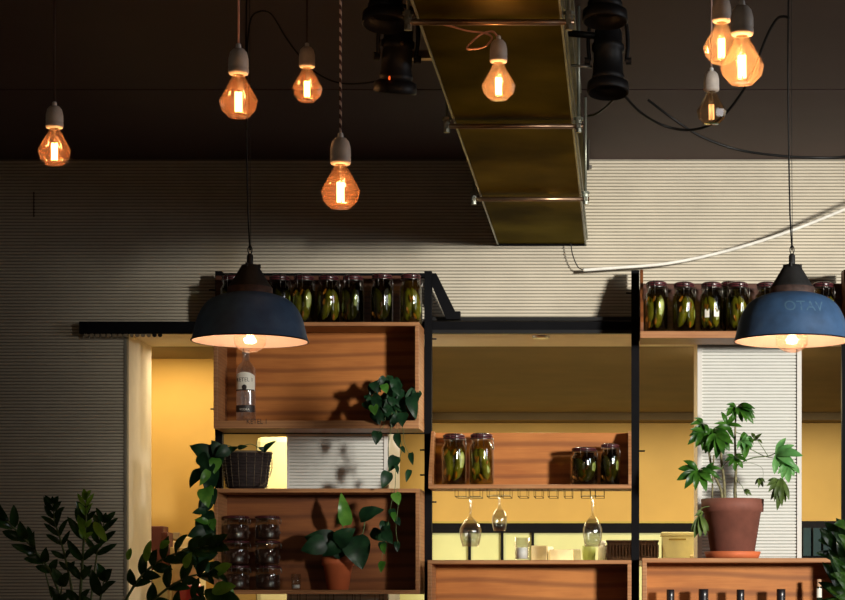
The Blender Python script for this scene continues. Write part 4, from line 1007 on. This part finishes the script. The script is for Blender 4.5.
for q in ((852, 588, 832, 556, 13), (853, 600, 826, 588, 12), (850, 612, 828, 610, 13), (846, 528, 834, 524, 11), (850, 556, 840, 540, 9), (856, 575, 842, 566, 10)):
    lf(g, q[0], q[1], 6.28, q[2], q[3], 6.22, q[4], droop=.12)
for q in ((856, 598, 834, 572, 13), (858, 606, 836, 596, 13), (848, 606, 822, 604, 12), (854, 552, 838, 534, 11), (856, 584, 830, 574, 11)):
    lf(g, q[0], q[1], 6.24, q[2], q[3], 6.18, q[4], droop=.12)
g.build('bright_leaves', 'leaf_bright', t)
sm = MB()
for pts in ([(862, 690), (856, 640), (850, 600), (848, 550)], [(862, 690), (860, 620), (856, 560)], [(860, 690), (850, 640), (846, 605)], [(848, 560), (838, 548), (826, 538)]): sm.tube(smoothpath([P(x, y, 6.38) for x, y in pts], 6), .004, 6)
sm.build('stems', 'stem', t)

# G: unseen bushy plant added out of frame to shade the lower left box
gc = Vector((1.85, 4.5, 0))
t = empty('shade_plant', gc, 'unseen bushy plant in a big pot, added to shade the lower left box', 'potted plant')
MB().lathe([(.001, 0), (.16, 0), (.21, .36), (.22, .365), (.22, .40), (.20, .40), (.19, .34), (.001, .34)], gc, 36).build('pot', 'terra', t)
g = MB(); sm = MB(); rn = random.Random(8)
for i in range(9):
    a = 2*math.pi*i/9; x1 = gc.x+.26*math.cos(a)*rn.uniform(.4, 1); y1 = gc.y+.2*math.sin(a); zt = rn.uniform(1.75, 2.0)
    path = smoothpath([gc+Vector((.03*math.cos(a), .03*math.sin(a), .34)), Vector((gc.x+(x1-gc.x)*.4, gc.y+(y1-gc.y)*.4, 1.0)), Vector((x1, y1, zt))], 14)
    sm.tube(path, .010, 6, r2=.004)
    for k in range(8, 28):
        p = path[k]; b_ = rn.uniform(0, 2*math.pi); d = Vector((math.cos(b_), math.sin(b_), rn.uniform(-.1, .5))).normalized()
        g.leaf(p, p+d*rn.uniform(.12, .2), .075, nrm=(rn.uniform(-.5, .5), -.6, .7), droop=.12)
g.build('leaves', 'leaf_zz', t); sm.build('stems', 'stem', t)

# ------------------------------------------------------------------ light
def spot(name, loc, aim, W, col, ang, blend, size):
    l = bpy.data.lights.new(name, 'SPOT'); l.energy = W; l.color = col; l.spot_size = R(ang); l.spot_blend = blend; l.shadow_soft_size = size
    o = bpy.data.objects.new(name, l); COL.objects.link(o); o.location = loc
    o.rotation_euler = (Vector(aim)-Vector(loc)).to_track_quat('-Z', 'Y').to_euler(); return o
def area(name, loc, aim, W, col, sx, sy):
    l = bpy.data.lights.new(name, 'AREA'); l.shape = 'RECTANGLE'; l.size = sx; l.size_y = sy; l.energy = W; l.color = col
    o = bpy.data.objects.new(name, l); COL.objects.link(o); o.location = loc
    o.rotation_euler = (Vector(aim)-Vector(loc)).to_track_quat('-Z', 'Y').to_euler(); return o
spot('daylight_key', (.35+.60*15, -6, 2.85), (1.15, 9, 2.12), 17000, (1, .95, .87), 16.9, .5, .7)
area('side_fill', (4.9, 5.0, 2.5), (.3, 7.4, .9), 40, (.97, .97, 1), 1.6, 1.2)  # soft fill added at the right for lamps and bulbs, not a window
area('room_fill', (-.5, -.8, 1.0), (0, 9, 1.6), 8, (1, .80, .60), 3.0, 1.2)
# kitchen ceiling lights, one behind each hidden stretch of the opening
area('kitchen_light', (X(330, 11.2), 11.2, SOF-.02), (X(330, 11.2), 11.2, 0), 46, (1, .80, .45), .5, .8)
area('kitchen_light', (X(735, 11.2), 11.2, SOF-.02), (X(735, 11.2), 11.2, 0), 52, (1, .80, .45), .5, .8)
area('kitchen_light', (X(180, 9.75), 9.62, SOF-.005), (X(180, 9.75), 9.75, 0), 8, (1, .80, .5), .6, .15)
area('downlight_beam', (X(541, 9.1), 9.1, SOF-.014), (X(541, 9.1), 9.1, 0), 5, (1, .88, .62), .05, .05)
area('kitchen_light', (X(740, 9.75), 9.75, SOF-.01), (X(690, 9.6), 9.5, 0), 14, (1, .86, .6), .3, .2)
wd = bpy.data.worlds.new('World'); S.world = wd; wd.use_nodes = True
wd.node_tree.nodes['Background'].inputs[0].default_value = (.9, .8, .75, 1); wd.node_tree.nodes['Background'].inputs[1].default_value = .010

# ------------------------------------------------------------------ camera
cam = bpy.data.cameras.new('Camera'); co = bpy.data.objects.new('Camera', cam); COL.objects.link(co)
co.location = (0, 0, ZC); co.rotation_euler = (R(90), 0, 0)
cam.sensor_width = 36; cam.lens = F/845*36; cam.shift_x = (422.5-PX)/845; cam.shift_y = (PY-300)/845
cam.clip_start = .05; cam.clip_end = 100
S.camera = co
S.view_settings.view_transform = 'Standard'; S.view_settings.look = 'None'; S.view_settings.gamma = 1; S.view_settings.exposure = 0
S.view_settings.use_curve_mapping = False
S.cycles.use_denoising = True
S.cycles.transparent_max_bounces = 24; S.cycles.max_bounces = 8; S.cycles.sample_clamp_indirect = 4
